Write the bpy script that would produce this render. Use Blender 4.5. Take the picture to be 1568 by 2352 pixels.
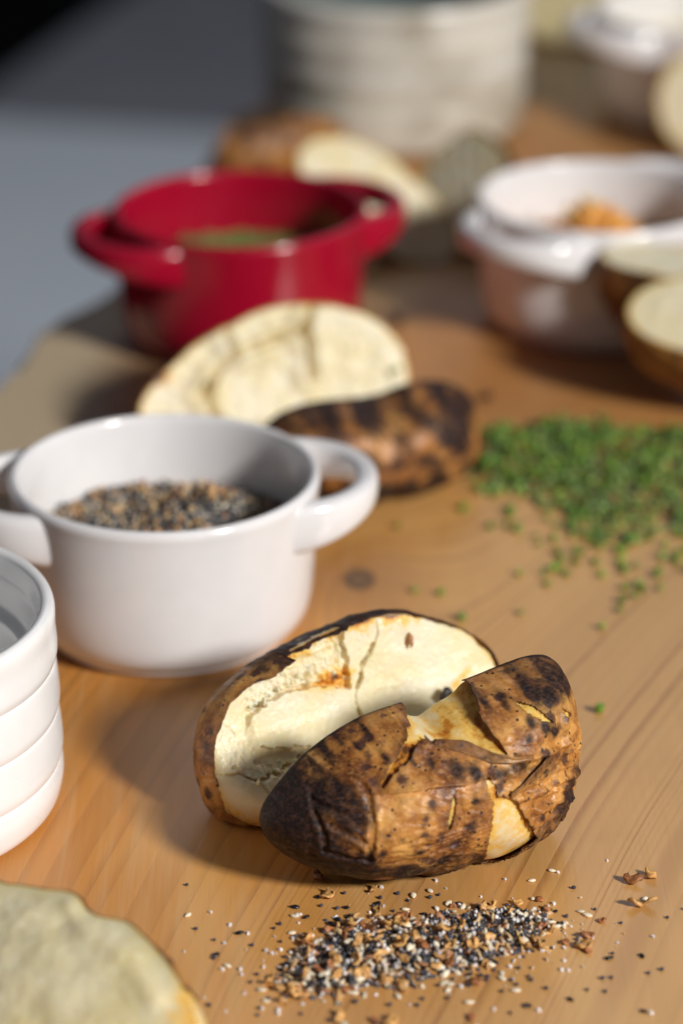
import bpy, math, random
import numpy as np
from mathutils import Matrix, Vector

for o in list(bpy.data.objects):
    bpy.data.objects.remove(o)
scn = bpy.context.scene
COL = scn.collection
MM = 0.001
random.seed(7)
rng = np.random.default_rng(11)

# ------------------------------------------------------------------ camera
cam = bpy.data.cameras.new('camera')
cam_o = bpy.data.objects.new('camera', cam)
COL.objects.link(cam_o)
cam_o.location = (0, 0, 0.434)
cam_o.rotation_euler = (math.radians(90 - 24), 0, 0)
cam.sensor_fit = 'VERTICAL'
cam.sensor_height = 36
cam.lens = 6800 / 2352 * 36
cam.clip_start = 0.02
cam.clip_end = 60
cam.dof.use_dof = True
cam.dof.focus_distance = 0.836
cam.dof.aperture_fstop = 5.7
cam.dof.aperture_blades = 0
scn.camera = cam_o

# ------------------------------------------------------------------ light
w = bpy.data.worlds.new('World')
scn.world = w
w.use_nodes = True
bg = w.node_tree.nodes['Background']
bg.inputs['Color'].default_value = (0.70, 0.79, 1.0, 1)
bg.inputs['Strength'].default_value = 0.075


def area(name, loc, target, power, size, color):
    l = bpy.data.lights.new(name, 'AREA')
    l.shape = 'DISK'
    l.size = size
    l.energy = power
    l.color = color
    o = bpy.data.objects.new(name, l)
    COL.objects.link(o)
    o.location = loc
    d = Vector(target) - Vector(loc)
    o.rotation_euler = d.to_track_quat('-Z', 'Y').to_euler()
    return o


KA, KE, KD = math.radians(-44), math.radians(31), 3.2
area('key_lamp', (0.02 + KD * math.cos(KE) * math.cos(KA), 0.85 + KD * math.cos(KE) * math.sin(KA), KD * math.sin(KE)),
     (0.02, 0.9, 0.02), 130, 0.50, (1.0, 0.97, 0.93))
# large dim fill lamp added unseen far behind, for the sheen on the board
area('sheen_fill', (0.5, 3.6, 2.1), (0.0, 0.9, 0.0), 6, 1.3, (0.86, 0.92, 1.0))

scn.view_settings.view_transform = 'Standard'
scn.view_settings.look = 'None'
scn.view_settings.exposure = 0.0
scn.view_settings.gamma = 1.0
scn.cycles.use_denoising = True
scn.cycles.max_bounces = 8
scn.cycles.sample_clamp_indirect = 6

# ------------------------------------------------------------------ helpers
_p = np.random.default_rng(3).permutation(256)
PERM = np.concatenate([_p, _p, _p])
_g = np.random.default_rng(4).normal(size=(256, 3))
GRAD = _g / np.linalg.norm(_g, axis=1)[:, None]


def perlin(x, y, z=0.0):
    x, y, z = np.broadcast_arrays(np.asarray(x, float), np.asarray(y, float), np.asarray(z, float))
    xi, yi, zi = np.floor(x).astype(int), np.floor(y).astype(int), np.floor(z).astype(int)
    xf, yf, zf = x - xi, y - yi, z - zi
    f = lambda t: t * t * t * (t * (t * 6 - 15) + 10)
    u, v, ww = f(xf), f(yf), f(zf)
    r = 0
    for dx in (0, 1):
        for dy in (0, 1):
            for dz in (0, 1):
                h = PERM[(PERM[(PERM[(xi + dx) & 255] + yi + dy) & 255] + zi + dz) & 255]
                g = GRAD[h]
                d = g[..., 0] * (xf - dx) + g[..., 1] * (yf - dy) + g[..., 2] * (zf - dz)
                r = r + d * (u if dx else 1 - u) * (v if dy else 1 - v) * (ww if dz else 1 - ww)
    return r * 1.6


def fbm(x, y, z=0.0, oct=4):
    r, a, s = 0, 1.0, 1.0
    for i in range(oct):
        r = r + a * perlin(np.asarray(x) * s + 17.3 * i, np.asarray(y) * s - 9.1 * i, np.asarray(z) * s + 3.7 * i)
        a *= 0.5
        s *= 2.03
    return r


def sstep(a, b, x):
    t = np.clip((x - a) / (b - a), 0, 1)
    return t * t * (3 - 2 * t)


def seg_dist(px, py, pts, closed=False):
    d = np.full(np.shape(px), 1e9)
    n = len(pts)
    for i in range(n if closed else n - 1):
        (x0, y0), (x1, y1) = pts[i], pts[(i + 1) % n]
        ex, ey = x1 - x0, y1 - y0
        t = np.clip(((px - x0) * ex + (py - y0) * ey) / (ex * ex + ey * ey + 1e-9), 0, 1)
        d = np.minimum(d, np.hypot(px - x0 - t * ex, py - y0 - t * ey))
    return d


def poly_sd(px, py, pts):
    """signed distance to a polygon, negative inside"""
    d = seg_dist(px, py, pts, True)
    ins = np.zeros(np.shape(px), bool)
    n = len(pts)
    for i in range(n):
        (x0, y0), (x1, y1) = pts[i], pts[(i + 1) % n]
        if y0 == y1:
            continue
        c = ((y0 > py) != (y1 > py)) & (px < (x1 - x0) * (py - y0) / (y1 - y0) + x0)
        ins ^= c
    return np.where(ins, -d, d)


def vnormals(V, Q):
    n = np.zeros_like(V)
    fn = np.cross(V[Q[:, 2]] - V[Q[:, 0]], V[Q[:, 3]] - V[Q[:, 1]])
    for k in range(4):
        np.add.at(n, Q[:, k], fn)
    return n / (np.linalg.norm(n, axis=1)[:, None] + 1e-12)


def make_mesh(name, V, F, attrs=None, smooth=True):
    me = bpy.data.meshes.new(name)
    V = np.asarray(V, float)
    if isinstance(F, np.ndarray) and F.ndim == 2:
        k = F.shape[1]
        me.vertices.add(len(V))
        me.vertices.foreach_set('co', V.astype(np.float32).ravel())
        me.loops.add(F.size)
        me.loops.foreach_set('vertex_index', F.astype(np.int32).ravel())
        me.polygons.add(len(F))
        me.polygons.foreach_set('loop_start', np.arange(0, F.size, k, dtype=np.int32))
        me.polygons.foreach_set('loop_total', np.full(len(F), k, dtype=np.int32))
        me.update(calc_edges=True)
    else:
        me.from_pydata([tuple(v) for v in V], [], [tuple(f) for f in F])
    me.validate()
    for nm, val in (attrs or {}).items():
        val = np.asarray(val, np.float32)
        if val.ndim == 2:
            at = me.attributes.new(nm, 'FLOAT_COLOR', 'POINT')
            at.data.foreach_set('color', val.ravel())
        else:
            at = me.attributes.new(nm, 'FLOAT', 'POINT')
            at.data.foreach_set('value', val)
    me.polygons.foreach_set('use_smooth', np.full(len(me.polygons), smooth))
    me.update()
    return me


def link(name, me, mat=None, parent=None, label=None, cat=None, group=None, kind=None, loc=None):
    if mat is not None and len(me.materials) == 0:
        me.materials.append(mat)
    o = bpy.data.objects.new(name, me)
    COL.objects.link(o)
    if parent is not None:
        o.parent = parent
    if loc is not None:
        o.location = loc
    tag(o, label, cat, group, kind)
    return o


def tag(o, label=None, cat=None, group=None, kind=None):
    for k, v in (('label', label), ('category', cat), ('group', group), ('kind', kind)):
        if v:
            o[k] = v


def empty(name, loc, label, cat, group=None):
    o = bpy.data.objects.new(name, None)
    COL.objects.link(o)
    o.empty_display_size = 0.01
    o.location = loc
    tag(o, label, cat, group)
    return o


def grid_quads(n, m, wrap=False):
    """n rows by m columns"""
    i, j = np.meshgrid(np.arange(n - 1), np.arange(m if wrap else m - 1), indexing='ij')
    j2 = (j + 1) % m
    return np.stack([i * m + j, i * m + j2, (i + 1) * m + j2, (i + 1) * m + j], -1).reshape(-1, 4)


def lathe(prof, seg=96):
    P = np.array(prof, float)
    t = np.arange(seg) * 2 * np.pi / seg
    V = np.stack([np.outer(P[:, 0], np.cos(t)), np.outer(P[:, 0], np.sin(t)), np.repeat(P[:, 1][:, None], seg, 1)], -1).reshape(-1, 3)
    return V, grid_quads(len(P), seg, True)


def smooth_prof(pts, n=6):
    """Catmull-Rom through profile points"""
    P = np.array(pts, float)
    P = np.vstack([2 * P[0] - P[1], P, 2 * P[-1] - P[-2]])
    out = []
    for i in range(1, len(P) - 2):
        for k in range(n):
            t = k / n
            out.append(0.5 * ((2 * P[i]) + (P[i + 1] - P[i - 1]) * t + (2 * P[i - 1] - 5 * P[i] + 4 * P[i + 1] - P[i + 2]) * t * t
                              + (3 * P[i] - P[i - 1] - 3 * P[i + 1] + P[i + 2]) * t ** 3))
    out.append(P[-2])
    out = np.array(out)
    out[:, 0] = out[:, 0].clip(0)
    return out


# ------------------------------------------------------------------ materials
class NT:
    def __init__(self, name):
        self.m = bpy.data.materials.new(name)
        self.m.use_nodes = True
        self.t = self.m.node_tree
        self.b = self.t.nodes['Principled BSDF']
        self.co = self.t.nodes.new('ShaderNodeTexCoord').outputs['Object']

    def n(self, typ, **kw):
        nd = self.t.nodes.new(typ)
        for k, v in kw.items():
            setattr(nd, k, v)
        return nd

    def l(self, a, b):
        self.t.links.new(a, b)

    def set(self, **kw):
        for k, v in kw.items():
            k = k.replace('_', ' ')
            s = self.b.inputs[k]
            if hasattr(v, 'is_linked'):
                self.l(v, s)
            else:
                s.default_value = (*v, 1) if isinstance(v, tuple) and len(v) == 3 and s.type == 'RGBA' else v
        return self

    def mapping(self, scale=(1, 1, 1), rot=(0, 0, 0), loc=(0, 0, 0), src=None):
        nd = self.n('ShaderNodeMapping')
        self.l(src or self.co, nd.inputs['Vector'])
        nd.inputs['Scale'].default_value = scale
        nd.inputs['Rotation'].default_value = rot
        nd.inputs['Location'].default_value = loc
        return nd.outputs[0]

    def noise(self, scale, detail=4, rough=0.55, vec=None, dist=0.0, dim='3D'):
        nd = self.n('ShaderNodeTexNoise', noise_dimensions=dim)
        if dim == '1D':
            self.l(vec, nd.inputs['W'])
        else:
            self.l(vec or self.co, nd.inputs['Vector'])
        nd.inputs['Scale'].default_value = scale
        nd.inputs['Detail'].default_value = detail
        nd.inputs['Roughness'].default_value = rough
        nd.inputs['Distortion'].default_value = dist
        return nd.outputs['Fac']

    def voro(self, scale, vec=None, feature='F1', out='Distance', rand=1.0):
        nd = self.n('ShaderNodeTexVoronoi', feature=feature)
        self.l(vec or self.co, nd.inputs['Vector'])
        nd.inputs['Scale'].default_value = scale
        nd.inputs['Randomness'].default_value = rand
        return nd.outputs[out]

    def attr(self, name, out='Fac'):
        nd = self.n('ShaderNodeAttribute')
        nd.attribute_name = name
        return nd.outputs[out]

    def math(self, op, a, b=None, c=None, clamp=False):
        nd = self.n('ShaderNodeMath', operation=op, use_clamp=clamp)
        for i, v in enumerate((a, b, c)):
            if v is None:
                continue
            if hasattr(v, 'is_linked'):
                self.l(v, nd.inputs[i])
            else:
                nd.inputs[i].default_value = v
        return nd.outputs[0]

    def ramp(self, fac, stops):
        nd = self.n('ShaderNodeValToRGB')
        e = nd.color_ramp.elements
        while len(e) < len(stops):
            e.new(0.5)
        for el, (p, c) in zip(e, stops):
            el.position = p
            el.color = (c, c, c, 1) if isinstance(c, (int, float)) else (*c, 1)
        self.l(fac, nd.inputs[0])
        return nd.outputs[0]

    def rng(self, v, a, b, c=0.0, d=1.0):
        nd = self.n('ShaderNodeMapRange', interpolation_type='SMOOTHSTEP')
        self.l(v, nd.inputs[0])
        for i, x in enumerate((a, b, c, d)):
            nd.inputs[i + 1].default_value = x
        return nd.outputs[0]

    def mix(self, fac, a, b, mode='MIX'):
        nd = self.n('ShaderNodeMix', data_type='RGBA', blend_type=mode)
        for s, v in ((nd.inputs['Factor'], fac), (nd.inputs['A'], a), (nd.inputs['B'], b)):
            if s.type == 'RGBA' or True:
                pass
        ins = [nd.inputs[0], nd.inputs[6], nd.inputs[7]]
        for s, v in zip(ins, (fac, a, b)):
            if hasattr(v, 'is_linked'):
                self.l(v, s)
            elif isinstance(v, tuple):
                s.default_value = (*v, 1)
            else:
                s.default_value = v
        return nd.outputs[2]

    def bump(self, h, strength=0.3, dist=0.001, prev=None):
        nd = self.n('ShaderNodeBump')
        self.l(h, nd.inputs['Height'])
        nd.inputs['Strength'].default_value = strength
        nd.inputs['Distance'].default_value = dist
        if prev is not None:
            self.l(prev, nd.inputs['Normal'])
        return nd.outputs[0]


def mat_ceramic(name, col, rough=0.16, speck=None):
    t = NT(name)
    n = t.noise(60, 3)
    base = t.mix(t.rng(n, 0.35, 0.65), tuple(c * 0.96 for c in col), col)
    if speck:
        v = t.voro(420)
        r = t.noise(160, 1)
        s = t.math('MULTIPLY', t.rng(v, 0.16, 0.08), t.rng(r, 0.60, 0.66))
        base = t.mix(t.math('MULTIPLY', s, 0.35), base, speck)
    t.set(Base_Color=base, Roughness=t.rng(t.noise(30, 3), 0.3, 0.7, rough * 0.8, rough * 1.3), Coat_Weight=0.3, Coat_Roughness=0.08)
    t.set(Normal=t.bump(t.noise(45, 2), 0.05, 0.002))
    return t.m


def mat_stoneware():
    t = NT('stoneware_glaze')
    band = t.noise(26, 4, 0.6, vec=t.mapping((0.06, 0.06, 2.0)))
    n = t.noise(22, 5)
    c = t.ramp(band, [(0.28, (0.50, 0.47, 0.39)), (0.5, (0.66, 0.63, 0.55)), (0.72, (0.58, 0.58, 0.57))])
    c = t.mix(t.rng(n, 0.45, 0.75), c, (0.30, 0.26, 0.19))
    t.set(Base_Color=c, Roughness=0.32, Normal=t.bump(band, 0.3, 0.003))
    return t.m


def mat_wood():
    t = NT('pine_board')
    sep = t.n('ShaderNodeSeparateXYZ')
    # object space in metres: grain runs away from the viewer, leaning right and bending around a knot
    warp = t.noise(3.2, 2, 0.5, vec=t.mapping((1, 0.35, 1), loc=(1.3, 2.2, 0)))
    t.l(t.co, sep.inputs[0])
    x, y = sep.outputs[0], sep.outputs[1]
    KX, KY = 0.006, 0.918
    dx = t.math('SUBTRACT', x, KX)
    dy = t.math('SUBTRACT', y, KY)
    # lean: s = x - 0.16*y - 0.55*(y-0.75)^2 for y > 0.75
    yy = t.math('MAXIMUM', t.math('SUBTRACT', y, 0.72), 0.0)
    lean = t.math('MINIMUM', t.math('MAXIMUM', t.math('ADD', t.math('MULTIPLY', x, 1.2), 0.25), 0.05), 0.5)
    s = t.math('SUBTRACT', x, t.math('MULTIPLY', t.math('SUBTRACT', y, 0.70), lean))
    s = t.math('SUBTRACT', s, t.math('MULTIPLY', t.math('MULTIPLY', yy, yy), 0.25))
    s = t.math('ADD', s, t.math('MULTIPLY', t.math('SUBTRACT', warp, 0.5), 0.055))
    r2 = t.math('ADD', t.math('MULTIPLY', dx, dx), t.math('MULTIPLY', t.math('MULTIPLY', dy, dy), 0.22))
    g = t.math('EXPONENT', t.math('MULTIPLY', r2, -1500.0))
    s = t.math('ADD', s, t.math('MULTIPLY', g, 0.032))
    fine = t.noise(60, 3, 0.6, vec=t.mapping((1, 0.05, 1), rot=(0, 0, 0.2)))
    s2 = t.math('ADD', s, t.math('MULTIPLY', t.math('SUBTRACT', fine, 0.5), 0.0016))
    # ring spacing differs across the width
    k = t.noise(9.0, 2, 0.6, vec=s2, dim='1D')
    ph = t.math('ADD', t.math('MULTIPLY', s2, 190.0), t.math('MULTIPLY', k, 55.0))
    saw = t.math('FRACT', ph)
    line = t.math('MULTIPLY', t.rng(saw, 0.35, 0.95), t.rng(saw, 1.0, 0.93))
    lv = t.noise(0.9, 0, vec=t.math('FLOOR', ph), dim='1D')
    cl = t.n('ShaderNodeTexWhiteNoise', noise_dimensions='1D')
    t.l(t.math('FLOOR', ph), cl.inputs['W'])
    line = t.math('MULTIPLY', line, t.math('ADD', t.math('MULTIPLY', t.math('POWER', cl.outputs[0], 2.0), 0.9), 0.08))
    band = t.noise(9.0, 3, 0.6, vec=s, dim='1D')
    pale = t.rng(t.math('ADD', x, t.math('MULTIPLY', band, 0.10)), -0.06, 0.17)
    base = t.mix(pale, (0.57, 0.235, 0.043), (0.70, 0.39, 0.128))
    base = t.mix(t.math('MULTIPLY', t.rng(band, 0.35, 0.75), 0.4), base, (0.36, 0.165, 0.055))
    base = t.mix(t.math('MULTIPLY', line, 0.75), base, (0.28, 0.105, 0.024))
    fib = t.noise(260, 4, 0.7, vec=t.mapping((1, 0.035, 1), rot=(0, 0, 0.22)))
    base = t.mix(t.rng(fib, 0.42, 0.75, 0, 0.45), base, (0.58, 0.36, 0.17))
    # short pale flecks along the grain
    fl = t.voro(95, vec=t.mapping((1, 0.16, 1), rot=(0, 0, 0.42)))
    fm = t.math('MULTIPLY', t.rng(fl, 0.10, 0.03), t.rng(t.noise(18, 2), 0.52, 0.62))
    base = t.mix(t.math('MULTIPLY', fm, 0.30), base, (0.72, 0.47, 0.20))
    gold = t.noise(16, 3, 0.6, vec=t.mapping((1, 0.25, 1), rot=(0, 0, 0.25)))
    base = t.mix(t.rng(gold, 0.48, 0.72, 0, 0.5), base, (0.78, 0.47, 0.18))
    blot = t.noise(11, 4, 0.6)
    base = t.mix(t.rng(blot, 0.50, 0.80, 0, 0.30), base, (0.30, 0.125, 0.035))
    lf = t.math('MULTIPLY', t.rng(x, -0.055, -0.11), t.rng(y, 0.90, 1.05))
    base = t.mix(t.math('MULTIPLY', lf, 0.85), base, (0.56, 0.47, 0.32))  # greyish grazing sheen at the left edge, mixed into the wood colour
    red_shade = t.math('MULTIPLY', t.rng(t.math('ADD', y, t.math('MULTIPLY', band, 0.10)), 1.02, 1.12), t.rng(x, 0.0, 0.06))
    base = t.mix(t.math('MULTIPLY', red_shade, 0.55), base, (0.36, 0.125, 0.030))  # reddish shadow at the right, painted into the wood colour
    # knot
    kd = t.math('SQRT', t.math('ADD', t.math('MULTIPLY', dx, dx), t.math('MULTIPLY', t.math('MULTIPLY', dy, dy), 0.45)))
    kn = t.math('ADD', kd, t.math('MULTIPLY', t.math('SUBTRACT', fib, 0.5), 0.002))
    base = t.mix(t.rng(kn, 0.030, 0.006, 0, 0.35), base, (0.22, 0.085, 0.03))
    base = t.mix(t.rng(kn, 0.0072, 0.0040, 0, 0.85), base, (0.07, 0.038, 0.018))
    base = t.mix(t.rng(kn, 0.0040, 0.0022, 0, 0.8), base, (0.20, 0.115, 0.05))
    t.set(Base_Color=base, Roughness=t.rng(fib, 0.3, 0.75, 0.30, 0.46), Specular_IOR_Level=0.5, Coat_Weight=0.12, Coat_Roughness=0.25)
    b = t.bump(t.math('SUBTRACT', fib, t.math('MULTIPLY', line, 0.8)), 0.16, 0.0007)
    t.set(Normal=b)
    return t.m


def mat_bark():
    t = NT('bark_edge')
    n = t.noise(70, 6, 0.65)
    c = t.ramp(n, [(0.3, (0.02, 0.014, 0.01)), (0.55, (0.06, 0.04, 0.025)), (0.8, (0.13, 0.085, 0.05))])
    t.set(Base_Color=c, Roughness=0.85, Normal=t.bump(n, 0.8, 0.004))
    return t.m


def mat_skin(name, warm=1.0):
    t = NT(name)
    co = t.co
    n1 = t.noise(75, 6, 0.62)
    n2 = t.noise(240, 4, 0.6, dist=0.4)
    nf = t.noise(900, 3, 0.6, vec=t.mapping((0.8, 1, 1)))
    tan = (0.50 * warm, 0.235 * warm, 0.062)
    c = t.ramp(n1, [(0.31, (0.075, 0.024, 0.011)), (0.41, (0.20, 0.068, 0.017)), (0.50, (0.43, 0.175, 0.038)), (0.64, (0.70, 0.36, 0.100))])
    c = t.mix(t.rng(n2, 0.46, 0.74, 0, 0.60), c, (0.20, 0.072, 0.024))
    c = t.mix(t.rng(nf, 0.45, 0.72, 0, 0.45), c, (0.60, 0.31, 0.09))
    # pores and burnt freckles of several sizes
    v1 = t.math('ADD', t.voro(165), t.math('MULTIPLY', t.math('SUBTRACT', nf, 0.5), 0.35))
    g1 = t.rng(t.noise(140, 1), 0.40, 0.54)
    s1 = t.math('MULTIPLY', t.rng(v1, 0.40, 0.20), g1)
    v2 = t.voro(430)
    s2 = t.math('MULTIPLY', t.rng(v2, 0.26, 0.14), t.rng(t.noise(210, 1), 0.43, 0.52))
    c = t.mix(t.math('MULTIPLY', s1, 0.88), c, (0.050, 0.020, 0.020))
    c = t.mix(t.math('MULTIPLY', s2, 0.9), c, (0.022, 0.013, 0.013))
    ch = t.attr('char')
    cm = t.rng(t.math('ADD', ch, t.math('MULTIPLY', t.math('SUBTRACT', t.math('ADD', t.math('MULTIPLY', n2, 0.6), t.math('MULTIPLY', n1, 0.5)), 0.53), 1.5)), 0.22, 0.88)
    cc = t.mix(t.rng(nf, 0.40, 0.66), (0.012, 0.008, 0.008), (0.060, 0.028, 0.020))
    cc = t.mix(t.rng(n2, 0.55, 0.72, 0, 0.5), cc, (0.16, 0.065, 0.025))
    c = t.mix(cm, c, cc)
    ed = t.attr('edge')
    c = t.mix(t.math('MULTIPLY', ed, 0.75), c, (0.060, 0.030, 0.016))
    h = t.math('ADD', t.math('MULTIPLY', n2, 0.8), t.math('MULTIPLY', nf, 0.5))
    h = t.math('SUBTRACT', h, t.math('MULTIPLY', t.math('ADD', s1, s2), 0.25))
    wr = t.noise(430, 4, 0.62, vec=t.mapping((0.45, 1, 1)), dist=1.2)
    h = t.math('ADD', h, t.math('MULTIPLY', wr, 0.6))
    t.set(Base_Color=c, Roughness=t.rng(t.math('ADD', n2, t.math('MULTIPLY', cm, 0.12)), 0.30, 0.70, 0.32, 0.60),
          Normal=t.bump(h, 0.32, 0.0008), Specular_IOR_Level=t.rng(cm, 0.0, 1.0, 0.46, 0.25))
    t.set(Subsurface_Weight=0.06, Subsurface_Radius=(0.003, 0.0012, 0.0005), Subsurface_Scale=1.0)
    return t.m


def mat_flesh(name, cream=(0.78, 0.71, 0.53), sss=0.5):
    t = NT(name)
    n1 = t.noise(55, 4, 0.6)
    n2 = t.noise(420, 4, 0.65)
    c = t.mix(t.rng(n1, 0.35, 0.68), cream, tuple(a * b for a, b in zip(cream, (0.98, 0.93, 0.76))))
    c = t.mix(t.rng(n2, 0.5, 0.75, 0, 0.35), c, (0.92, 0.87, 0.70))
    br = t.attr('brown')
    brn = t.math('ADD', br, t.math('MULTIPLY', t.math('MULTIPLY', t.math('SUBTRACT', n2, 0.5), 1.1), t.rng(br, 0.03, 0.35)))
    c = t.mix(t.rng(brn, 0.04, 0.42), c, (0.80, 0.50, 0.12))
    c = t.mix(t.rng(brn, 0.40, 0.72), c, (0.56, 0.215, 0.022))
    c = t.mix(t.rng(brn, 0.74, 1.0), c, (0.12, 0.040, 0.010))
    gr = t.noise(1500, 2, 0.6)
    cell = t.voro(700)
    h = t.math('ADD', t.math('MULTIPLY', n2, 0.9), t.math('ADD', t.math('MULTIPLY', gr, 0.35), t.math('MULTIPLY', cell, 0.35)))
    t.set(Base_Color=c, Roughness=t.rng(gr, 0.35, 0.7, 0.36, 0.62), Normal=t.bump(h, 0.16, 0.0006),
          Subsurface_Weight=sss, Subsurface_Radius=(0.0052, 0.0032, 0.0011), Subsurface_Scale=1.0, Specular_IOR_Level=0.45)
    return t.m


def mat_simple(name, col, rough=0.5, var=0.25, scale=900, sss=0.0, spec=0.5, bump=0.0):
    t = NT(name)
    oi = t.n('ShaderNodeObjectInfo')
    n = t.noise(scale, 3)
    c = t.mix(t.rng(n, 0.3, 0.7), tuple(x * (1 - var) for x in col), tuple(min(1, x * (1 + var * 0.6)) for x in col))
    hsv = t.n('ShaderNodeHueSaturation')
    t.l(c, hsv.inputs['Color'])
    t.l(t.math('ADD', t.math('MULTIPLY', oi.outputs['Random'], 0.5), 0.75), hsv.inputs['Value'])
    t.set(Base_Color=hsv.outputs[0], Roughness=rough, Specular_IOR_Level=spec)
    if sss:
        t.set(Subsurface_Weight=sss, Subsurface_Radius=tuple(0.0016 * c for c in col), Subsurface_Scale=1.0)
    if bump:
        t.set(Normal=t.bump(n, bump, 0.0004))
    return t.m


def mat_vcol(name, rough=0.55, sss=0.0):
    t = NT(name)
    c = t.attr('tint', 'Color')
    n = t.noise(1300, 2)
    c = t.mix(t.rng(n, 0.35, 0.7, 0, 0.25), c, (0.5, 0.45, 0.38))
    t.set(Base_Color=c, Roughness=rough)
    return t.m


M = dict(
    white=mat_ceramic('white_glaze', (0.80, 0.785, 0.79), 0.17, (0.35, 0.33, 0.32)),
    ramekin=mat_ceramic('bright_white_glaze', (0.86, 0.855, 0.85), 0.22),
    red=mat_ceramic('red_glaze', (0.36, 0.004, 0.024), 0.20),
    stone=mat_stoneware(),
    stone_in=mat_ceramic('teal_grey_glaze', (0.115, 0.15, 0.15), 0.2),
    wood=mat_wood(), bark=mat_bark(),
    skin=mat_skin('baked_potato_skin'), flesh=mat_flesh('potato_flesh'),
    flesh_y=mat_flesh('yellow_potato_flesh', (0.84, 0.66, 0.30), 0.45),
    flesh_shade=mat_flesh('shaded_potato_flesh', (0.66, 0.59, 0.39), 0.5),  # darker copy of the flesh, with the shade put into its colour
    sesame=mat_simple('white_sesame', (0.80, 0.70, 0.52), 0.42, 0.15, sss=0.2),
    black=mat_simple('black_sesame', (0.012, 0.012, 0.016), 0.30, 0.3),
    poppy=mat_simple('blue_grey_poppy', (0.040, 0.045, 0.075), 0.5, 0.5, 2600, bump=0.6),
    onion=mat_simple('toasted_onion', (0.66, 0.36, 0.12), 0.5, 0.4, 700, sss=0.25, bump=0.5),
    onion_d=mat_simple('brown_onion', (0.40, 0.155, 0.055), 0.5, 0.4, 700, sss=0.15, bump=0.5),
    salt=mat_simple('coarse_salt', (0.86, 0.82, 0.83), 0.35, 0.08, 900, sss=0.3),
    chive=mat_simple('chive_green', (0.110, 0.235, 0.016), 0.38, 0.35, 500, sss=0.15),
    chive_l=mat_simple('chive_pale_green', (0.27, 0.37, 0.06), 0.4, 0.3, 500, sss=0.15),
    char=mat_simple('charred_crumb', (0.020, 0.014, 0.010), 0.5, 0.5, 700, bump=0.6),
    grain=mat_vcol('mixed_grain'),
    butter=mat_simple('butter_yellow', (0.78, 0.60, 0.16), 0.4, 0.1, 120, sss=0.3),
)
tt = NT('grey_table_top')
tt.set(Base_Color=tt.mix(tt.rng(tt.noise(14, 4), 0.3, 0.7), (0.80, 0.87, 0.97), (0.86, 0.92, 0.98)), Roughness=0.6, Normal=tt.bump(tt.noise(300, 3), 0.1, 0.001))
M['table'] = tt.m
td = NT('shaded_grey_floor')  # darker grey that carries the shade on the far floor
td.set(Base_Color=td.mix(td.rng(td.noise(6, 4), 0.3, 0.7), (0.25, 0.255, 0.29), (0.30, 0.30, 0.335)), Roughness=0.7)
M['floor_shade'] = td.m
tf = NT('black_floor')
tf.set(Base_Color=tf.mix(tf.noise(5, 3), (0.0012, 0.0012, 0.0014), (0.0022, 0.0022, 0.0024)), Roughness=0.9, Specular_IOR_Level=0.05)
M['floor'] = tf.m

# ------------------------------------------------------------------ setting
def slab(name, outline, z0, z1, mat, side_mat=None, bulge=0.0, kind='structure', label=None, cat=None):
    n = len(outline)
    P = np.array(outline, float) * MM
    c = P.mean(0)
    d = (P - c) / np.linalg.norm(P - c, axis=1)[:, None]
    rings = [(0.0, z1), (0.0015, z1 - 0.0015)] + [(0.0015 + bulge * math.sin(math.pi * k / 6) * (0.6 + 0.4 * k / 6), z1 - 0.002 + (z0 - z1) * k / 6) for k in range(1, 7)]
    V, F, mi = [], [], []
    for off, z in rings:
        for i in range(n):
            wob = 1 + 0.9 * perlin(i * 0.35, z * 160, 2.2) if off > 0.002 else 1
            q = P[i] + d[i] * off * wob
            V.append((q[0], q[1], z))
    F.append(tuple(range(n)))
    mi.append(0)
    for r in range(len(rings) - 1):
        for i in range(n):
            F.append((r * n + i, (r + 1) * n + i, (r + 1) * n + (i + 1) % n, r * n + (i + 1) % n))
            mi.append(1)
    F.append(tuple(reversed([(len(rings) - 1) * n + i for i in range(n)])))
    mi.append(1)
    me = bpy.data.meshes.new(name)
    me.from_pydata(V, [], F)
    me.materials.append(mat)
    me.materials.append(side_mat or mat)
    for p, k in zip(me.polygons, mi):
        p.material_index = k
    return link(name, me, kind=kind, label=label, cat=cat)


def densify(pts, step=9, wob=2.0, seed=0):
    out = []
    n = len(pts)
    for i in range(n):
        a, b = np.array(pts[i], float), np.array(pts[(i + 1) % n], float)
        L = np.linalg.norm(b - a)
        k = max(1, int(L / step))
        nd = np.array([-(b - a)[1], (b - a)[0]]) / L
        for j in range(k):
            q = a + (b - a) * j / k
            out.append(q + nd * wob * float(fbm(q[0] * 0.03 + seed, q[1] * 0.03, 1.7, 3)))
    return out


edge = [(-250, 520), (340, 520), (340, 1780), (190, 1780), (95, 1690), (20, 1580), (-30, 1520), (-55, 1474), (-66, 1391), (-80, 1300), (-93, 1225),
        (-101, 1198), (-117, 1175), (-123, 1158), (-130, 1116), (-140, 1085), (-170, 1020), (-205, 900), (-240, 720)]
slab('board', densify(edge, 9, 3.0)[:], -0.028, 0.0, M['wood'], M['bark'], bulge=0.006, label='live-edge pine board under the food', kind='structure')
bpy.data.objects['board']['kind'] = 'structure'
FZ = -0.75
fl_me = make_mesh('floor', [(-8, -6, FZ), (8, -6, FZ), (8, 14, FZ), (-8, 14, FZ)], [(0, 1, 2, 3)])
link('floor', fl_me, M['floor'], kind='structure')
slab('floor_panel', [(-1550, 0), (1800, 0), (1800, 3860), (-60, 3880), (-470, 3965), (-535, 3980)], FZ + 0.001, FZ + 0.012, M['table'], kind='structure')
slab('floor_panel_shade', [(-540, 3990), (-470, 3970), (-60, 3885), (1800, 3865), (1800, 6800), (260, 6800)], FZ + 0.001, FZ + 0.012, M['floor_shade'], kind='structure')  # darker panel stands in for the shadowed far part of the floor


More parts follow.
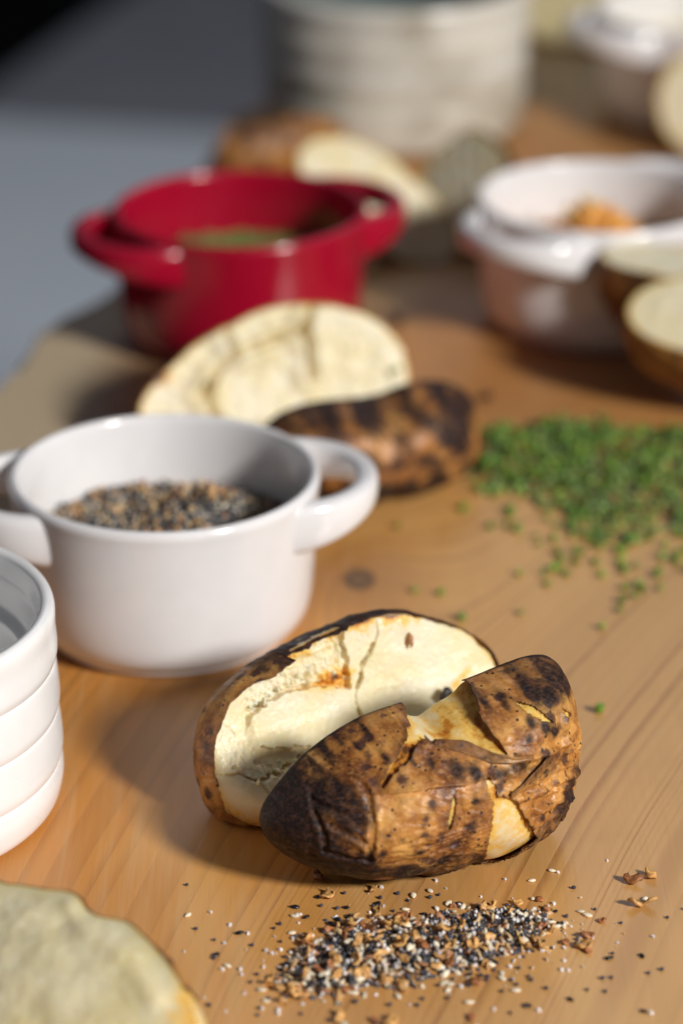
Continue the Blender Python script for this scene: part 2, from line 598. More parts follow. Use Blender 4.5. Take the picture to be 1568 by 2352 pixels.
# ------------------------------------------------------------------ pots
COC = [(0, 1.6), (34, 1.6), (36.5, 0.4), (39.5, 0.2), (41.2, 1.0), (41.8, 2.6), (43.6, 3.9), (45.6, 6.6), (47.2, 11), (48.2, 18), (48.9, 28), (49.6, 40), (50.3, 49.0),
       (50.7, 52.4), (50.4, 54.0), (49.5, 54.9), (48.4, 55.0), (47.4, 54.3), (46.9, 52.4), (46.3, 46), (45.4, 32), (44.4, 18), (42.6, 11), (38.5, 7.4), (30, 6.2), (0, 6.0)]


def handle_mesh(name, sx=1.0):
    nt, ns = 44, 18
    V = []
    for i in range(nt):
        t = math.pi * i / (nt - 1)
        tang = 27.5 * math.cos(t)
        s = math.sin(t)
        rad = 33.0 + 33.0 * s ** 0.72
        # path tangent and horizontal normal
        e = 1e-3
        t2 = min(math.pi, t + e)
        t1 = max(0, t - e)
        f = lambda q: np.array([33.0 + 33.0 * max(math.sin(q), 0) ** 0.72, 27.5 * math.cos(q)])
        tg = f(t2) - f(t1)
        tg = tg / np.linalg.norm(tg)
        nr = np.array([-tg[1], tg[0]])
        if nr[0] < 0 and 0.2 < t < 2.9:
            nr = -nr
        if t <= 0.2:
            nr = np.array([0.0, 1.0]) if nr[1] > 0 else -nr
        if t >= 2.9:
            nr = np.array([0.0, -1.0]) if nr[1] < 0 else -nr
        wd = 4.4 - 0.5 * s
        ht = 8.2 - 3.6 * s ** 1.2
        zc = 53.0 - ht + 0.3 * s
        for k in range(ns):
            q = 2 * math.pi * k / ns
            cx = math.copysign(abs(math.cos(q)) ** 0.65, math.cos(q)) * wd
            cz = math.copysign(abs(math.sin(q)) ** 0.65, math.sin(q)) * ht
            # underside slopes in towards the pot
            p = np.array([rad, tang]) + nr * cx
            V.append((p[0], p[1], zc + cz - (0.0 if cz > 0 else (1 - s) * 1.5)))
    F = grid_quads(nt, ns, True)
    V = np.array(V)
    rr = np.hypot(V[:, 0], V[:, 1])
    lim = np.interp(V[:, 2], [36, 44, 48, 51, 55], [47.2, 47.6, 48.0, 48.6, 48.9])
    k = np.maximum(rr, lim) / rr
    V[:, 0] *= k
    V[:, 1] *= k
    return make_mesh(name, V * MM, F)


coc_V, coc_F = lathe(smooth_prof(COC, 5), 128)
coc_me = make_mesh('cocotte_body', coc_V * MM, coc_F)
han_me = handle_mesh('cocotte_handle')


def cocotte(loc, az, mat, label, scale=1.0):
    root = empty('cocotte', (loc[0] * MM, loc[1] * MM, 0), label, 'cocotte', 'small two-handled pots on the board')
    b = coc_me.copy()
    b.materials.append(mat)
    link('bowl', b, None, root)
    h = han_me.copy()
    h.materials.append(mat)
    for k in (0, 1):
        o = link('handle', h, None, root)
        o.rotation_euler[2] = math.radians(az + 180 * k)
    root.scale = (scale,) * 3
    return root


W1 = (-57.5, 884.5)
RD = (-41.4, 1153.5)
W2 = (106.0, 1174.0)
W3 = (180.0, 1484.0)
cocotte(W1, 7, M['white'], 'white cocotte holding black and white seed seasoning, nearest of the pots')
cocotte(RD, 27, M['red'], 'glossy red cocotte with chopped chives inside', 1.03)
cocotte(W2, 226, M['white'], 'white cocotte holding orange shredded cheese beside the red pot')
cocotte(W3, 205, M['white'], 'white cocotte with yellow butter at the back right of the board')

# ramekin with stepped rings
RK = (-139.0, 765.0)
prof = [(0, 2), (46, 2), (50, 0.3), (53, 0.6), (55.6, 3.0), (56.9, 7.5), (57.2, 11)]
for z0, r0, r1 in ((15.2, 56.4, 57.3), (30.6, 56.1, 57.0), (46.0, 55.8, 56.8)):
    prof += [(r0 + 0.35, z0 - 0.7), (r0 - 0.1, z0), (r0 + 0.35, z0 + 0.5), (r1, z0 + 2.6), (r1, z0 + 5.5), (r1 - 0.3, z0 + 10)]
prof += [(56.6, 60.5), (56.2, 62.6), (55.3, 63.7), (53.9, 64.0), (52.6, 63.4), (52.0, 62.0), (51.6, 60.0), (51.2, 57.2), (50.9, 56.4), (50.5, 54.5), (50.2, 50), (49.6, 47.6), (47.0, 46.2), (46.0, 45.0),
         (45.6, 40), (45.2, 18), (43.5, 11), (39, 8.0), (20, 7.2), (0, 7.0)]
rk_root = empty('ramekin', (RK[0] * MM, RK[1] * MM, 0), 'bright white ramekin with stepped rings cut by the left edge', 'ramekin')
V, F = lathe(smooth_prof(prof, 4), 160)
link('bowl', make_mesh('ramekin_bowl', V * MM, F), M['ramekin'], rk_root)

# stoneware crock
CR = (27.0, 1462.0)
pr = [(0, 3), (55, 3), (59, 1), (62.5, 2), (64.6, 6)]
zz = np.linspace(8, 65, 56)
for z in zz:
    pr.append((65.2 + 2.4 * (z / 74) + 0.5 * math.sin(z / 74 * 2 * math.pi * 4.5) + 0.25 * math.sin(z * 1.9), z))
pr += [(67.6, 68), (68.3, 71), (67.9, 74), (66.2, 75.6), (63.5, 75.4), (61.4, 73)]
pin = [(61.4, 73), (60.8, 68), (60.0, 50), (58.5, 20), (52, 11), (40, 8), (0, 8)]
crock = empty('crock', (CR[0] * MM, CR[1] * MM, 0), 'large grey-beige ridged stoneware crock at the back of the board', 'crock')
V, F = lathe(pr, 128)
link('wall', make_mesh('crock_wall', V * MM, F), M['stone'], crock)
V, F = lathe(smooth_prof(pin, 5), 128)
link('lining', make_mesh('crock_lining', V * MM, F), M['stone_in'], crock, label='teal grey glazed inside')


# ------------------------------------------------------------------ potatoes
def frame(o, psi, tau):
    psi, tau = math.radians(psi), math.radians(tau)
    u = np.array([math.cos(psi), math.sin(psi), 0])
    h = np.array([math.sin(psi), -math.cos(psi), 0])
    n = math.cos(tau) * h + math.sin(tau) * np.array([0, 0, 1.0])
    b = np.cross(n, u)
    if b[2] < 0:
        b = -b
    return np.array(o, float), u, b, n


def outline_fn(pts, c, sm=14):
    n = 720
    p = np.array(pts, float) - c
    th = np.arctan2(p[:, 1], p[:, 0]) % (2 * np.pi)
    r = np.hypot(*p.T)
    i = np.argsort(th)
    T = np.arange(n) * 2 * np.pi / n
    R = np.interp(T, th[i], r[i], period=2 * np.pi)
    k = np.exp(-.5 * (np.minimum(np.arange(n), n - np.arange(n)) / sm) ** 2)
    k /= k.sum()
    R = np.real(np.fft.ifft(np.fft.fft(R) * np.fft.fft(k)))
    return lambda th: np.interp(np.asarray(th) % (2 * np.pi), np.append(T, 2 * np.pi), np.append(R, R[0]))


def disc_grid(na, nb):
    """concentric square-to-disc map, returns r, theta and quads"""
    s, t = np.meshgrid(np.linspace(-1, 1, na), np.linspace(-1, 1, nb), indexing='xy')
    s, t = s.ravel(), t.ravel()
    r = np.maximum(abs(s), abs(t))
    with np.errstate(divide='ignore', invalid='ignore'):
        th = np.where(abs(s) >= abs(t), np.where(s >= 0, 1, -1) * 0 + (np.pi / 4) * np.where(s != 0, t / np.where(s == 0, 1, s), 0) + np.where(s < 0, np.pi, 0),
                      np.pi / 2 - (np.pi / 4) * (s / np.where(t == 0, 1, t)) + np.where(t < 0, np.pi, 0))
    return r, th, grid_quads(nb, na)


class Half:
    def __init__(self, fr, pts, c, D, phi0, sgn, sm=14, lump=1.0, seed=0.0, pw=0.9):
        self.o, self.u, self.b, self.n = fr
        self.c = np.array(c, float)
        self.R = outline_fn(pts, self.c, sm)
        self.D, self.f0, self.sgn, self.lump, self.seed, self.pw = D, math.radians(phi0), sgn, lump, seed, pw

    def dome_ab(self, r, th, extra=0.0):
        phi = np.pi / 2 - (np.pi / 2 - self.f0 + extra) * r
        rr = np.clip(np.cos(phi) / math.cos(self.f0), 0, None)
        if self.f0 >= 0:
            rr = rr ** self.pw
        z = self.D * (np.sin(phi) - math.sin(self.f0)) / (1 - math.sin(self.f0))
        R = self.R(th)
        return self.c[0] + rr * R * np.cos(th), self.c[1] + rr * R * np.sin(th), z

    def world(self, a, b, z):
        return self.o + a[:, None] * self.u + b[:, None] * self.b + (self.sgn * z)[:, None] * self.n

    def lumps(self, P):
        q = P / 19.0 + self.seed
        return self.lump * (1.1 * perlin(q[:, 0], q[:, 1], q[:, 2]) + 0.45 * perlin(q[:, 0] * 2.7, q[:, 1] * 2.7, q[:, 2] * 2.7))


def shell(V_out, V_in, Q, keep):
    """thin skin from an outer and an inner layer with walls along the open borders"""
    Qk = Q[keep]
    n = len(V_out)
    e = np.concatenate([Qk[:, [0, 1]], Qk[:, [1, 2]], Qk[:, [2, 3]], Qk[:, [3, 0]]])
    key = np.sort(e, 1)
    _, inv, cnt = np.unique(key[:, 0].astype(np.int64) * (n + 1) + key[:, 1], return_inverse=True, return_counts=True)
    be = e[cnt[inv] == 1]
    walls = np.stack([be[:, 1], be[:, 0], be[:, 0] + n, be[:, 1] + n], 1)
    Fa = np.concatenate([Qk, Qk[:, ::-1] + n, walls])
    V = np.concatenate([V_out, V_in])
    used = np.zeros(len(V), bool)
    used[Fa.ravel()] = True
    idx = np.cumsum(used) - 1
    return V[used], idx[Fa], used


def orient(V, Q, ref):
    """flip quads so that normals agree with the given direction at each vertex"""
    n = vnormals(V, Q)
    return Q if np.sum(n * ref) > 0 else Q[:, ::-1]


def ground(P, zmin):
    P = P.copy()
    z = P[:, 2]
    k = 2.5
    P[:, 2] = np.where(z < zmin + k, zmin + k * np.exp(np.minimum((z - zmin - k) / k, 0)) * 0.999, z)
    P[:, 2] = np.where(z < zmin + k, zmin + np.maximum(0.0, (P[:, 2] - zmin)) * sstep(-6, k, z - zmin), P[:, 2])
    return P


def build_half(root, H, name_sfx, flesh_mat, skin_mat, nf=(260, 180), ns=(260, 180), relief=None, brown=None, tears=(), char=None,
               overhang=None, extra_disp=None, flesh_mod=None, skin_label=None, flesh_label=None, offset=0.45, polar=False, wrinkle=0.20, zmin=0.4, dome_brown=None):
    rl = np.array(root.location) / MM
    # ---- flesh: cut face plus dome under the skin
    r, th, Q = disc_grid(*nf)
    R = H.R(th)
    a = H.c[0] + r * R * np.cos(th)
    b = H.c[1] + r * R * np.sin(th)
    hz = relief(a, b, r, th) if relief else 0.5 * fbm(a / 6, b / 6, H.seed, 4)
    hz = hz * (1 - r ** 14)
    Pf = H.world(a, b, -hz)
    bf = brown(a, b, r) if brown else 0.65 * np.exp(-(1 - r) * R / 1.2)
    a2, b2, z2 = H.dome_ab(r, th)
    Pd = H.world(a2, b2, z2)
    cen = H.world(H.c[None, 0], H.c[None, 1], np.array([H.D * 0.25]))[0]
    lum = H.lumps(Pd) * (1 - r ** 10)
    nd = Pd - cen
    nd /= np.linalg.norm(nd, axis=1)[:, None]
    Pd = Pd + nd * lum[:, None]
    if flesh_mod:
        Pf = flesh_mod(Pf, a, b)
        Pd = flesh_mod(Pd, a2, b2)
    sd_d = np.full(len(a2), 9.0)
    for tr in tears:
        sd_d = np.minimum(sd_d, abs(poly_sd(a2, b2, tr['p'])) * 1.0)
    bd = 0.22 + 0.32 * np.exp(-sd_d / 1.3) + 0.10 * fbm(a2 / 4, b2 / 4, 3.3, 3)
    if dome_brown:
        bd = bd + dome_brown(a2, b2)
    Qf = orient(Pf, Q, np.broadcast_to(-H.sgn * H.n, Pf.shape))
    Qd = orient(Pd, Q, nd)
    V = ground(np.concatenate([Pf, Pd]), zmin)
    me = make_mesh('flesh', (V - rl) * MM, np.concatenate([Qf, Qd + len(Pf)]), {'brown': np.clip(np.concatenate([bf, bd]), 0, 1)})
    fo = link('flesh', me, flesh_mat, root, label=flesh_label)
    # ---- skin
    if polar:
        nr, nt = ns
        rr, tt_ = np.meshgrid(np.linspace(1, 0.02, nr), np.arange(nt) * 2 * np.pi / nt, indexing='ij')
        r, th = rr.ravel(), tt_.ravel()
        Q = grid_quads(nr, nt, True)
    else:
        r, th, Q = disc_grid(*ns)
    ex = overhang(th) * r ** 3 if overhang else 0.0
    a, b, z = H.dome_ab(r, th, ex)
    P = H.world(a, b, z)
    lum = H.lumps(P) * (1 - np.minimum(r, 1) ** 10 * (0.0 if overhang else 1.0))
    nd = P - cen
    nd /= np.linalg.norm(nd, axis=1)[:, None]
    P = P + nd * lum[:, None]
    Q = orient(P, Q, nd)
    N = vnormals(P, Q)
    jag = 0.55 * fbm(a / 2.2, b / 2.2, H.seed + 5, 4)
    keepv = np.ones(len(a), bool)
    off = np.full(len(a), offset)
    edge_at = np.zeros(len(a))
    for tr in tears:
        sd = poly_sd(a, b, tr['p']) + jag * tr.get('jag', 1.0)
        keepv &= sd > 0
        lf = tr.get('lift', 0.8)
        off = off + lf * np.exp(-np.clip(sd, 0, None) / tr.get('w', 1.8)) * (0.55 + 0.6 * np.clip(fbm(a / 5, b / 5, 8.1, 2) + 0.4, 0, 1.2))
        edge_at = np.maximum(edge_at, np.exp(-np.clip(sd, 0, None) / 0.55))
    rim = (1 - r) * H.R(th)
    edge_at = np.maximum(edge_at, np.exp(-np.clip(rim + jag * 0.6, 0, None) / 0.8))
    wr = 1 - abs(perlin(a / 7 + H.seed, b / 2.3 + 0.25 * a / 2.3, 2.0))
    off = off + wrinkle * (wr ** 3 - 0.4) + 0.16 * fbm(a / 3.1, b / 2.4, H.seed + 1, 3)
    if extra_disp:
        off = off + extra_disp(a, b)
    off = np.maximum(off, 0.18)
    if not overhang:
        off = off * (0.35 + 0.65 * sstep(0, 0.03, 1 - r)) + 0.05
    Vo = P + N * off[:, None]
    Vi = P + N * (off - 0.30 - 0.12 * (off > 0.6))[:, None]
    keep = keepv[Q].all(1)
    if overhang is not None:
        pass
    ch = np.clip(char(a, b, r, P) if char else 0.15 + 0.35 * fbm(a / 14, b / 14, H.seed, 3), 0, 1)
    Vs, Fs, used = shell(ground(Vo, 0.05), ground(Vi, 0.12), Q, keep)
    me = make_mesh('skin', (Vs - rl) * MM, Fs, {'char': np.concatenate([ch, ch])[used], 'edge': np.concatenate([edge_at, np.maximum(edge_at, 0.5)])[used]})
    so = link('skin', me, skin_mat, root, label=skin_label)
    return fo, so


# ---------------- hero potato
hero = empty('baked_potato', (12 * MM, 745 * MM, 0), 'split baked potato with scorched freckled skin and white flesh behind the seed heap', 'potato')
BO = [(-30, -1.7), (-38.2, 2.3), (-43.7, 9.4), (-43.5, 18), (-41, 28.8), (-37.3, 35.2), (-31, 39.6), (-22, 43.7), (-13, 47), (-5.8, 48.8), (5.6, 50.4), (17, 51), (26, 50),
      (35.6, 46.5), (45, 42), (51, 37.3), (54.7, 32.3), (56.4, 27.3), (56, 18), (50, 8), (38, 1), (20, -2), (0, -3), (-15, -3)]
HB = Half(frame((4, 765.5, 0), 30, 22), BO, (6, 24), 30, -13, -1, seed=2.0)
RIDGE = [(-31, 27.5), (-29.5, 29.2), (-27.8, 32.0), (-25.2, 33.4), (-22.3, 34.7), (-17.7, 35.6), (-14.0, 36.2), (-5.2, 35.4), (1.9, 33.6), (6.4, 32.6)]
CR2 = [(18.2, 46.5), (16.7, 43.9), (13.8, 40.5), (11.6, 38.2), (10.3, 34.3), (7.5, 30.1), (7.0, 24.9), (7.5, 18)]
BL = [(-42, 18), (-37.6, 17.5), (-33.8, 14.6), (-30.0, 15.6), (-27.4, 15.0), (-22.7, 16.2), (-19.8, 17.1), (-13.1, 18.7), (-6, 18)]
BL3 = [(-33.8, 14.6), (-33.0, 9.9), (-31.1, 6.2), (-28, 3)]
HOL = [(-30.6, 23.0), (-25.1, 22.4), (-20, 21.0), (-14, 20.0), (-19, 17.0), (-24.4, 15.7), (-30.0, 15.6), (-31.3, 19.0)]


def hero_fields(a, b):
    j1 = 1.1 * fbm(a / 3.0, b / 3.0, 1.0, 4)
    t = -poly_sd(a, b, RIDGE + [(6.4, 70), (-60, 70), (-60, 27)]) + 0.8 * j1
    win = sstep(-31.5, -27, a) * (1 - sstep(4, 10, a))
    d2 = seg_dist(a, b, CR2) + 0.45 * fbm(a / 1.8, b / 1.8, 2, 3)
    cx, cy = np.array(CR2[::-1]).T
    side2 = a - np.interp(b, cy, cx)
    d3 = seg_dist(a, b, BL) + 0.6 * fbm(a / 2, b / 2, 4, 3)
    d4 = seg_dist(a, b, BL3) + 0.4 * fbm(a / 2, b / 2, 6, 3)
    sh = poly_sd(a, b, HOL) + 1.2 * fbm(a / 2.6, b / 2.6, 7, 4)
    return t, win, d2, side2, d3, d4, sh


def hero_relief(a, b, r, th):
    t, win, d2, side2, d3, d4, sh = hero_fields(a, b)
    h = -1.8 * np.clip(1 - ((a - 8) / 48) ** 2 - ((b - 27) / 23) ** 2, 0, None)
    h = h + 21 * sstep(29, 2, b)
    # broken step: plate below the ridge stands proud, the part above is torn back
    k_ = sstep(-0.35, 0.35, t)
    up = k_ * -3.2 * np.exp(-np.clip(t, 0, None) / 6.5) + (1 - k_) * 2.0 * np.exp(np.clip(t, None, 0) / 12.0)
    h = h + win * up
    crumb = win * sstep(0.0, 1.2, t) * np.exp(-np.clip(t - 1, 0, None) / 7)
    cell = 1 - 2 * abs(fbm(a / 5.2, b / 4.2, 9.0, 3))
    h = h + crumb * (2.1 * cell + 0.5 * fbm(a / 1.6, b / 1.6, 5.0, 3))
    g2 = np.clip(0.35 + 1.3 * perlin(a / 4, b / 4, 3.1), 0.05, 1.2) * (1 - sstep(44, 47, b))
    h = h - 4.2 * g2 * np.exp(-(d2 / 0.32) ** 2)
    h = h + 1.0 * np.where(side2 > 0, 1, -0.4) * np.exp(-d2 / 7) * sstep(16, 24, b)
    h = h - 3.2 * np.exp(-(d3 / 0.4) ** 2) - 1.4 * np.exp(-(d4 / 0.5) ** 2)
    h = h - 2.4 * sstep(0.4, -0.5, sh)
    nb_ = np.exp(-d3 / 3.0)
    h = h + nb_ * (0.8 * np.clip(fbm(a / 1.7, b / 1.7, 12.0, 4), -0.2, 2))
    # left margin scalloped flesh flakes
    lf = sstep(-26, -36, a) * sstep(14, 20, b) * sstep(36, 28, b)
    h = h + lf * 0.8 * np.sign(fbm(a / 3.5, b / 5.0, 14.0, 4)) * 0.5
    h = h + 0.35 * fbm(a / 9, b / 9, 15, 3) + 0.12 * fbm(a / 1.3, b / 1.3, 16, 3)
    return h


def hero_brown(a, b, r):
    t, win, d2, side2, d3, d4, sh = hero_fields(a, b)
    rim = (1 - r) * HB.R(np.arctan2(b - HB.c[1], a - HB.c[0]))
    n = fbm(a / 4, b / 4, 21, 4)
    v = 0.02 + 0.50 * np.exp(-np.clip(rim, 0, None) / 0.6)
    top = sstep(-24, -12, a) * (1 - sstep(26, 36, a)) * sstep(30, 40, b)
    v = v + top * np.clip(0.45 + 0.7 * n, 0, 1) * np.exp(-np.clip(rim, 0, None) / 3.4) * 0.95
    orr = np.exp(-(((a - 2.5) / 5.0) ** 2 + ((b - 36.3) / 3.2) ** 2))
    v = v + orr * (0.62 + 0.55 * n)
    yl = np.exp(-(((a + 6) / 9) ** 2 + ((b - 35.8) / 1.8) ** 2))
    v = v + yl * 0.22
    v = v + 0.06 * np.exp(-(d2 / 0.5) ** 2) + 0.10 * sstep(0.6, -0.8, sh) + 0.12 * np.exp(-(d3 / 0.6) ** 2)
    right = sstep(40, 54, a)
    v = v + right * 0.12
    v = v + 0.22 * sstep(12, 2, b)
    c3 = seg_dist(a, b, [(35, 22), (41.7, 26.1), (46.1, 28.4)])
    v = v + 0.35 * np.exp(-(c3 / 1.2) ** 2)
    return v


def hero_overhang(th):
    a = HB.c[0] + HB.R(th) * np.cos(th)
    upper = np.sin(th) > 0
    e = 0.05 + 0.05 * fbm(np.cos(th) * 6, np.sin(th) * 6, 2, 4)
    flap = sstep(-34, -22, a) * (a < -14.5 + 0.8 * fbm(a / 2, 0 * a, 3, 2)) * upper
    e = e + 0.17 * flap
    e = e + 0.10 * sstep(-15, -8, a) * (1 - sstep(6, 22, a)) * upper * (0.5 + 0.8 * np.clip(fbm(a / 4, 0 * a, 5, 3), 0, 1))
    return np.clip(e, 0, 0.5)


def hero_char_b(a, b, r, P):
    up = sstep(34, 47, b) * sstep(-30, -8, a)
    return 0.06 + 0.80 * up + 0.25 * fbm(a / 8, b / 8, 4, 3) + 0.15 * sstep(-38, -44, a)


build_half(hero, HB, '', M['flesh'], M['skin'], nf=(420, 300), ns=(110, 900), relief=hero_relief, brown=hero_brown, char=hero_char_b, overhang=hero_overhang, polar=True,
           flesh_label='white crumbly inside with cracks and a browned patch', skin_label='thin scorched rim of skin around the back half')

FO = [(-39, -4), (-37.7, -.5), (-32.6, 4.4), (-28.4, 9.3), (-21, 14.5), (-12.8, 18.6), (-4.4, 21), (2.4, 21.5), (10, 22.5), (18, 23.5), (26, 24.8), (35, 26.5), (46, 28.6), (53, 28.8),
      (56, 21), (58, 8), (57.5, -8), (54, -20), (44, -25), (20, -26), (0, -25), (-20, -22), (-33, -14)]
HF = Half(frame((11.5, 732.5, 26), 25, 0), FO, (10, 0), 32, 0, 1, sm=9, seed=6.0, lump=0.9)
TEARS = [
    dict(p=[(8.0, 27), (6.5, 22.6), (3.8, 21.2), (-1.6, 18.1), (1.9, 18.2), (4.9, 19.0), (12.5, 17.5), (19.3, 14.6), (25.0, 15.0), (23.0, 18.5), (21.7, 22.0), (24.1, 24.5), (27, 30)], lift=0.9, w=2.2),
    dict(p=[(-1.8, 18.3), (2.0, 18.4), (-2.7, 16.0), (-8.0, 13.3), (-11.6, 10.5), (-12.0, 11.2), (-6.3, 15.9)], lift=0.5, jag=0.6),
    dict(p=[(16.4, 11.2), (17.2, 7.1), (18.5, 3.5), (18.1, -5.0), (17.6, -9.7), (19.2, -16), (22.1, -23.8), (29.3, -23.8), (28.2, -18.3), (32.4, -14.8), (33.7, -12.6), (29.7, -6.2), (26.1, 0.3),
            (23.5, 3.7), (19.6, 5.4), (17.9, 9.7)], lift=0.8),
    dict(p=[(7.1, 8.5), (5.0, 4.2), (4.3, -1.6), (5.3, -0.2), (7.4, 5.9)], lift=0.9, jag=0.5, w=2.0),
    dict(p=[(32.7, 24.1), (36.6, 22.9), (40.8, 19.3), (37.6, 20.4), (34.6, 22.1)], lift=0.5, jag=0.5),
    dict(p=[(45.5, 20.3), (49.0, 17.6), (47.6, 16.6), (45.6, 18.7)], lift=0.4, jag=0.4),
    dict(p=[(54.2, 3), (56.6, 4.5), (57.5, -4), (55.6, -9), (54.0, -5)], lift=0.4, jag=0.6),
    dict(p=[(41, -14.5), (45, -12.5), (46, -15), (42.5, -17)], lift=0.5, jag=0.6),
]
CL = [(-13.0, 9.3), (-7.6, 9.8), (2.0, 10.4), (10.4, 9.7), (16.6, 10.3), (21.8, 9.5)]
CREASE = [[(-23.7, 11.9), (-27, 7.5), (-28, 3.5), (-27, -6)], [(-27, 6.0), (-21, 4.2), (-16, 5.2)], [(-15.5, 11), (-15.5, 4.5), (-16.5, -8)], [(-25.5, 1.5), (-20, -1), (-16, -4)],
          [(-27, -6), (-21, -8), (-16, -8)]]
STRIP = [(43, 8.6), (39, 7.8), (33, 6.6), (27, 5.2), (23.5, 4.2)]
FOLDS = [[(52, -2), (44, 1.5), (33, 1.6), (26, 3)], [(50, 13), (44, 11), (36, 12.5), (28, 13.2)], [(50, -9), (42, -5), (34, -4.5)], [(47, 8), (46, 12), (45.5, 19)]]


def hero_front_disp(a, b):
    cx, cy = np.array(CL).T
    t = b - np.interp(a, cx, cy)
    win = sstep(-15, -10, a) * (1 - sstep(20, 27, a))
    d = win * np.where(t > 0, 1.9 * np.exp(-np.clip(t, 0, None) / 3.5), -0.25 * np.exp(t.clip(None, 0) / 1.0))
    for c in CREASE:
        dd = seg_dist(a, b, c) + 0.25 * fbm(a / 2, b / 2, 3, 3)
        d = d - 0.75 * np.exp(-(dd / 0.75) ** 2) + 0.35 * np.exp(-((dd - 1.4) / 0.9) ** 2)
    for c in FOLDS:
        dd = seg_dist(a, b, c) + 0.4 * fbm(a / 3, b / 3, 5, 3)
        d = d + 1.0 * np.exp(-(dd / 1.0) ** 2) - 0.5 * np.exp(-((dd - 2.2) / 1.1) ** 2)
    # rumpled right end, puckered dent between the tears
    wr = sstep(16, 30, a) * sstep(14, 6, b)
    d = d + wr * 0.9 * (1 - 2 * abs(fbm(a / 9, b / 4.5, 11, 4)))
    dent = np.exp(-(((a - 20.8) / 2.6) ** 2 + ((b - 10.0) / 3.0) ** 2))
    d = d - 2.4 * dent
    low = sstep(4, -4, b) * sstep(-14, -6, a) * (1 - sstep(12, 20, a))
    d = d + low * 0.55 * (1 - abs(perlin(a / 12, b / 1.9 - a / 14, 4.0)) * 2)
    tri = sstep(3, 0, seg_dist(a, b, [(8, 7.5), (6.4, 1)]))
    d = d - 1.0 * np.exp(-(((a - 8.0) / 1.6) ** 2 + ((b - 3) / 4.5) ** 2)) * (a > 5.5)
    return d


SPOTS = [(-15.7, 17.6, 1.2), (-19.6, 15.4, 1.5), (-8.4, 19.7, 1.0), (-12.7, 17.4, .9), (-7.9, 16.4, 1.0), (-1.7, 15.5, 1.2), (24.9, 23.4, 1.6), (30.0, 23.8, 1.6), (37.7, 24.5, 2.0), (39.2, 27, 3.0),
         (37.7, 19.0, 2.0), (41.6, 16.4, 2.0), (31.9, 17.4, 1.4), (0.3, 7.2, 1.5), (-8.4, -1.8, 1.2), (-2.9, -7.1, 1.6), (11.9, -2.3, 2.2), (9, 13.5, 2.2), (3, 15, 1.6), (14, 12, 1.8),
         (46.9, 26.5, 5), (52, 23, 4), (46, -8, 5), (50, -3, 4), (36, -7, 1.6), (22, 10.6, 3.0), (28, 11.5, 3.0), (13, 5.5, 1.5), (-2, 3, 1.3), (42, 24, 2.2), (34, 20.5, 1.6), (20, -12, 1.5),
         (5, -12, 2.5), (-6, -14, 3)]


def hero_char_shade_f(a, b, r, P):
    v = 0.15 + 0.32 * fbm(a / 9, b / 7, 31, 3)
    v = v + 1.0 * np.exp(-(((a + 21.5) / 6.5) ** 2 + ((b - 5.5) / 6.5) ** 2)) * 0.85
    v = v + 0.95 * sstep(-22, -33, a) * sstep(16, 6, b)
    v = v + 0.75 * sstep(-9, -20, a) * sstep(2, -9, b)
    v = v + 0.50 * sstep(-5, -19, b)  # shade on the lower front skin, painted through the char value
    v = v + 0.45 * sstep(0.05, 0.0, (1 - r)) * 0.8
    for x, y, s in SPOTS:
        v = v + 0.62 * np.exp(-((a - x) ** 2 + (b - y) ** 2) / (s * s))
    v = v + 0.5 * np.exp(-((a - 38) / 8) ** 2 - ((b - 7.5) / 3.0) ** 2)
    return v


def front_mod(P, a, b):
    P = P.copy()
    n = 0.5 * fbm(a / 5, b / 9, 2, 2)
    drop = 5.6 * np.exp(-(((a - 11.5) / 6.5) ** 2)) + 2.0 * np.exp(-(((a - 20) / 4.0) ** 2))
    P[:, 2] -= (drop + n) * sstep(12, 23, b) * sstep(3, 7, a) * (1 - sstep(24, 30, a))
    return P


def front_relief(a, b, r, th):
    return 17 * sstep(14, -8, b) * sstep(-38, -12, a) + 0.8 * fbm(a / 4, b / 4, 3, 4) - 2.0 * np.clip(1 - ((a - 10) / 40) ** 2 - ((b - 8) / 14) ** 2, 0, None)


def front_brown(a, b, r):
    return 0.06 + 0.45 * np.exp(-(1 - r) * 20 / 1.0) + 0.2 * np.clip(fbm(a / 4, b / 4, 6, 3), 0, 1)


def front_dome_brown(a, b):
    v = 0.42 * sstep(0.8, -0.4, poly_sd(a, b, TEARS[1]['p']))
    v = v + 0.30 * np.exp(-(((a - 19.5) / 3.5) ** 2 + ((b - 20.5) / 3.5) ** 2)) + 0.22 * np.exp(-(((a - 20) / 4) ** 2 + ((b - 6) / 4) ** 2))
    v = v - 0.14 * np.exp(-(((a - 8) / 3.5) ** 2 + ((b - 20) / 3) ** 2))
    v = v + 0.45 * np.exp(-(seg_dist(a, b, [(9.5, 21.4), (12.5, 21.2), (15.5, 22.6)]) / 0.7) ** 2)
    return v


build_half(hero, HF, '', M['flesh'], M['skin'], nf=(300, 200), ns=(470, 320), relief=front_relief, brown=front_brown, tears=TEARS, char=hero_char_shade_f, extra_disp=hero_front_disp,
           flesh_mod=front_mod, flesh_label='yellow flesh showing through the torn front skin', skin_label='torn freckled brown front skin, charred black at its left end', offset=0.45, dome_brown=front_dome_brown)


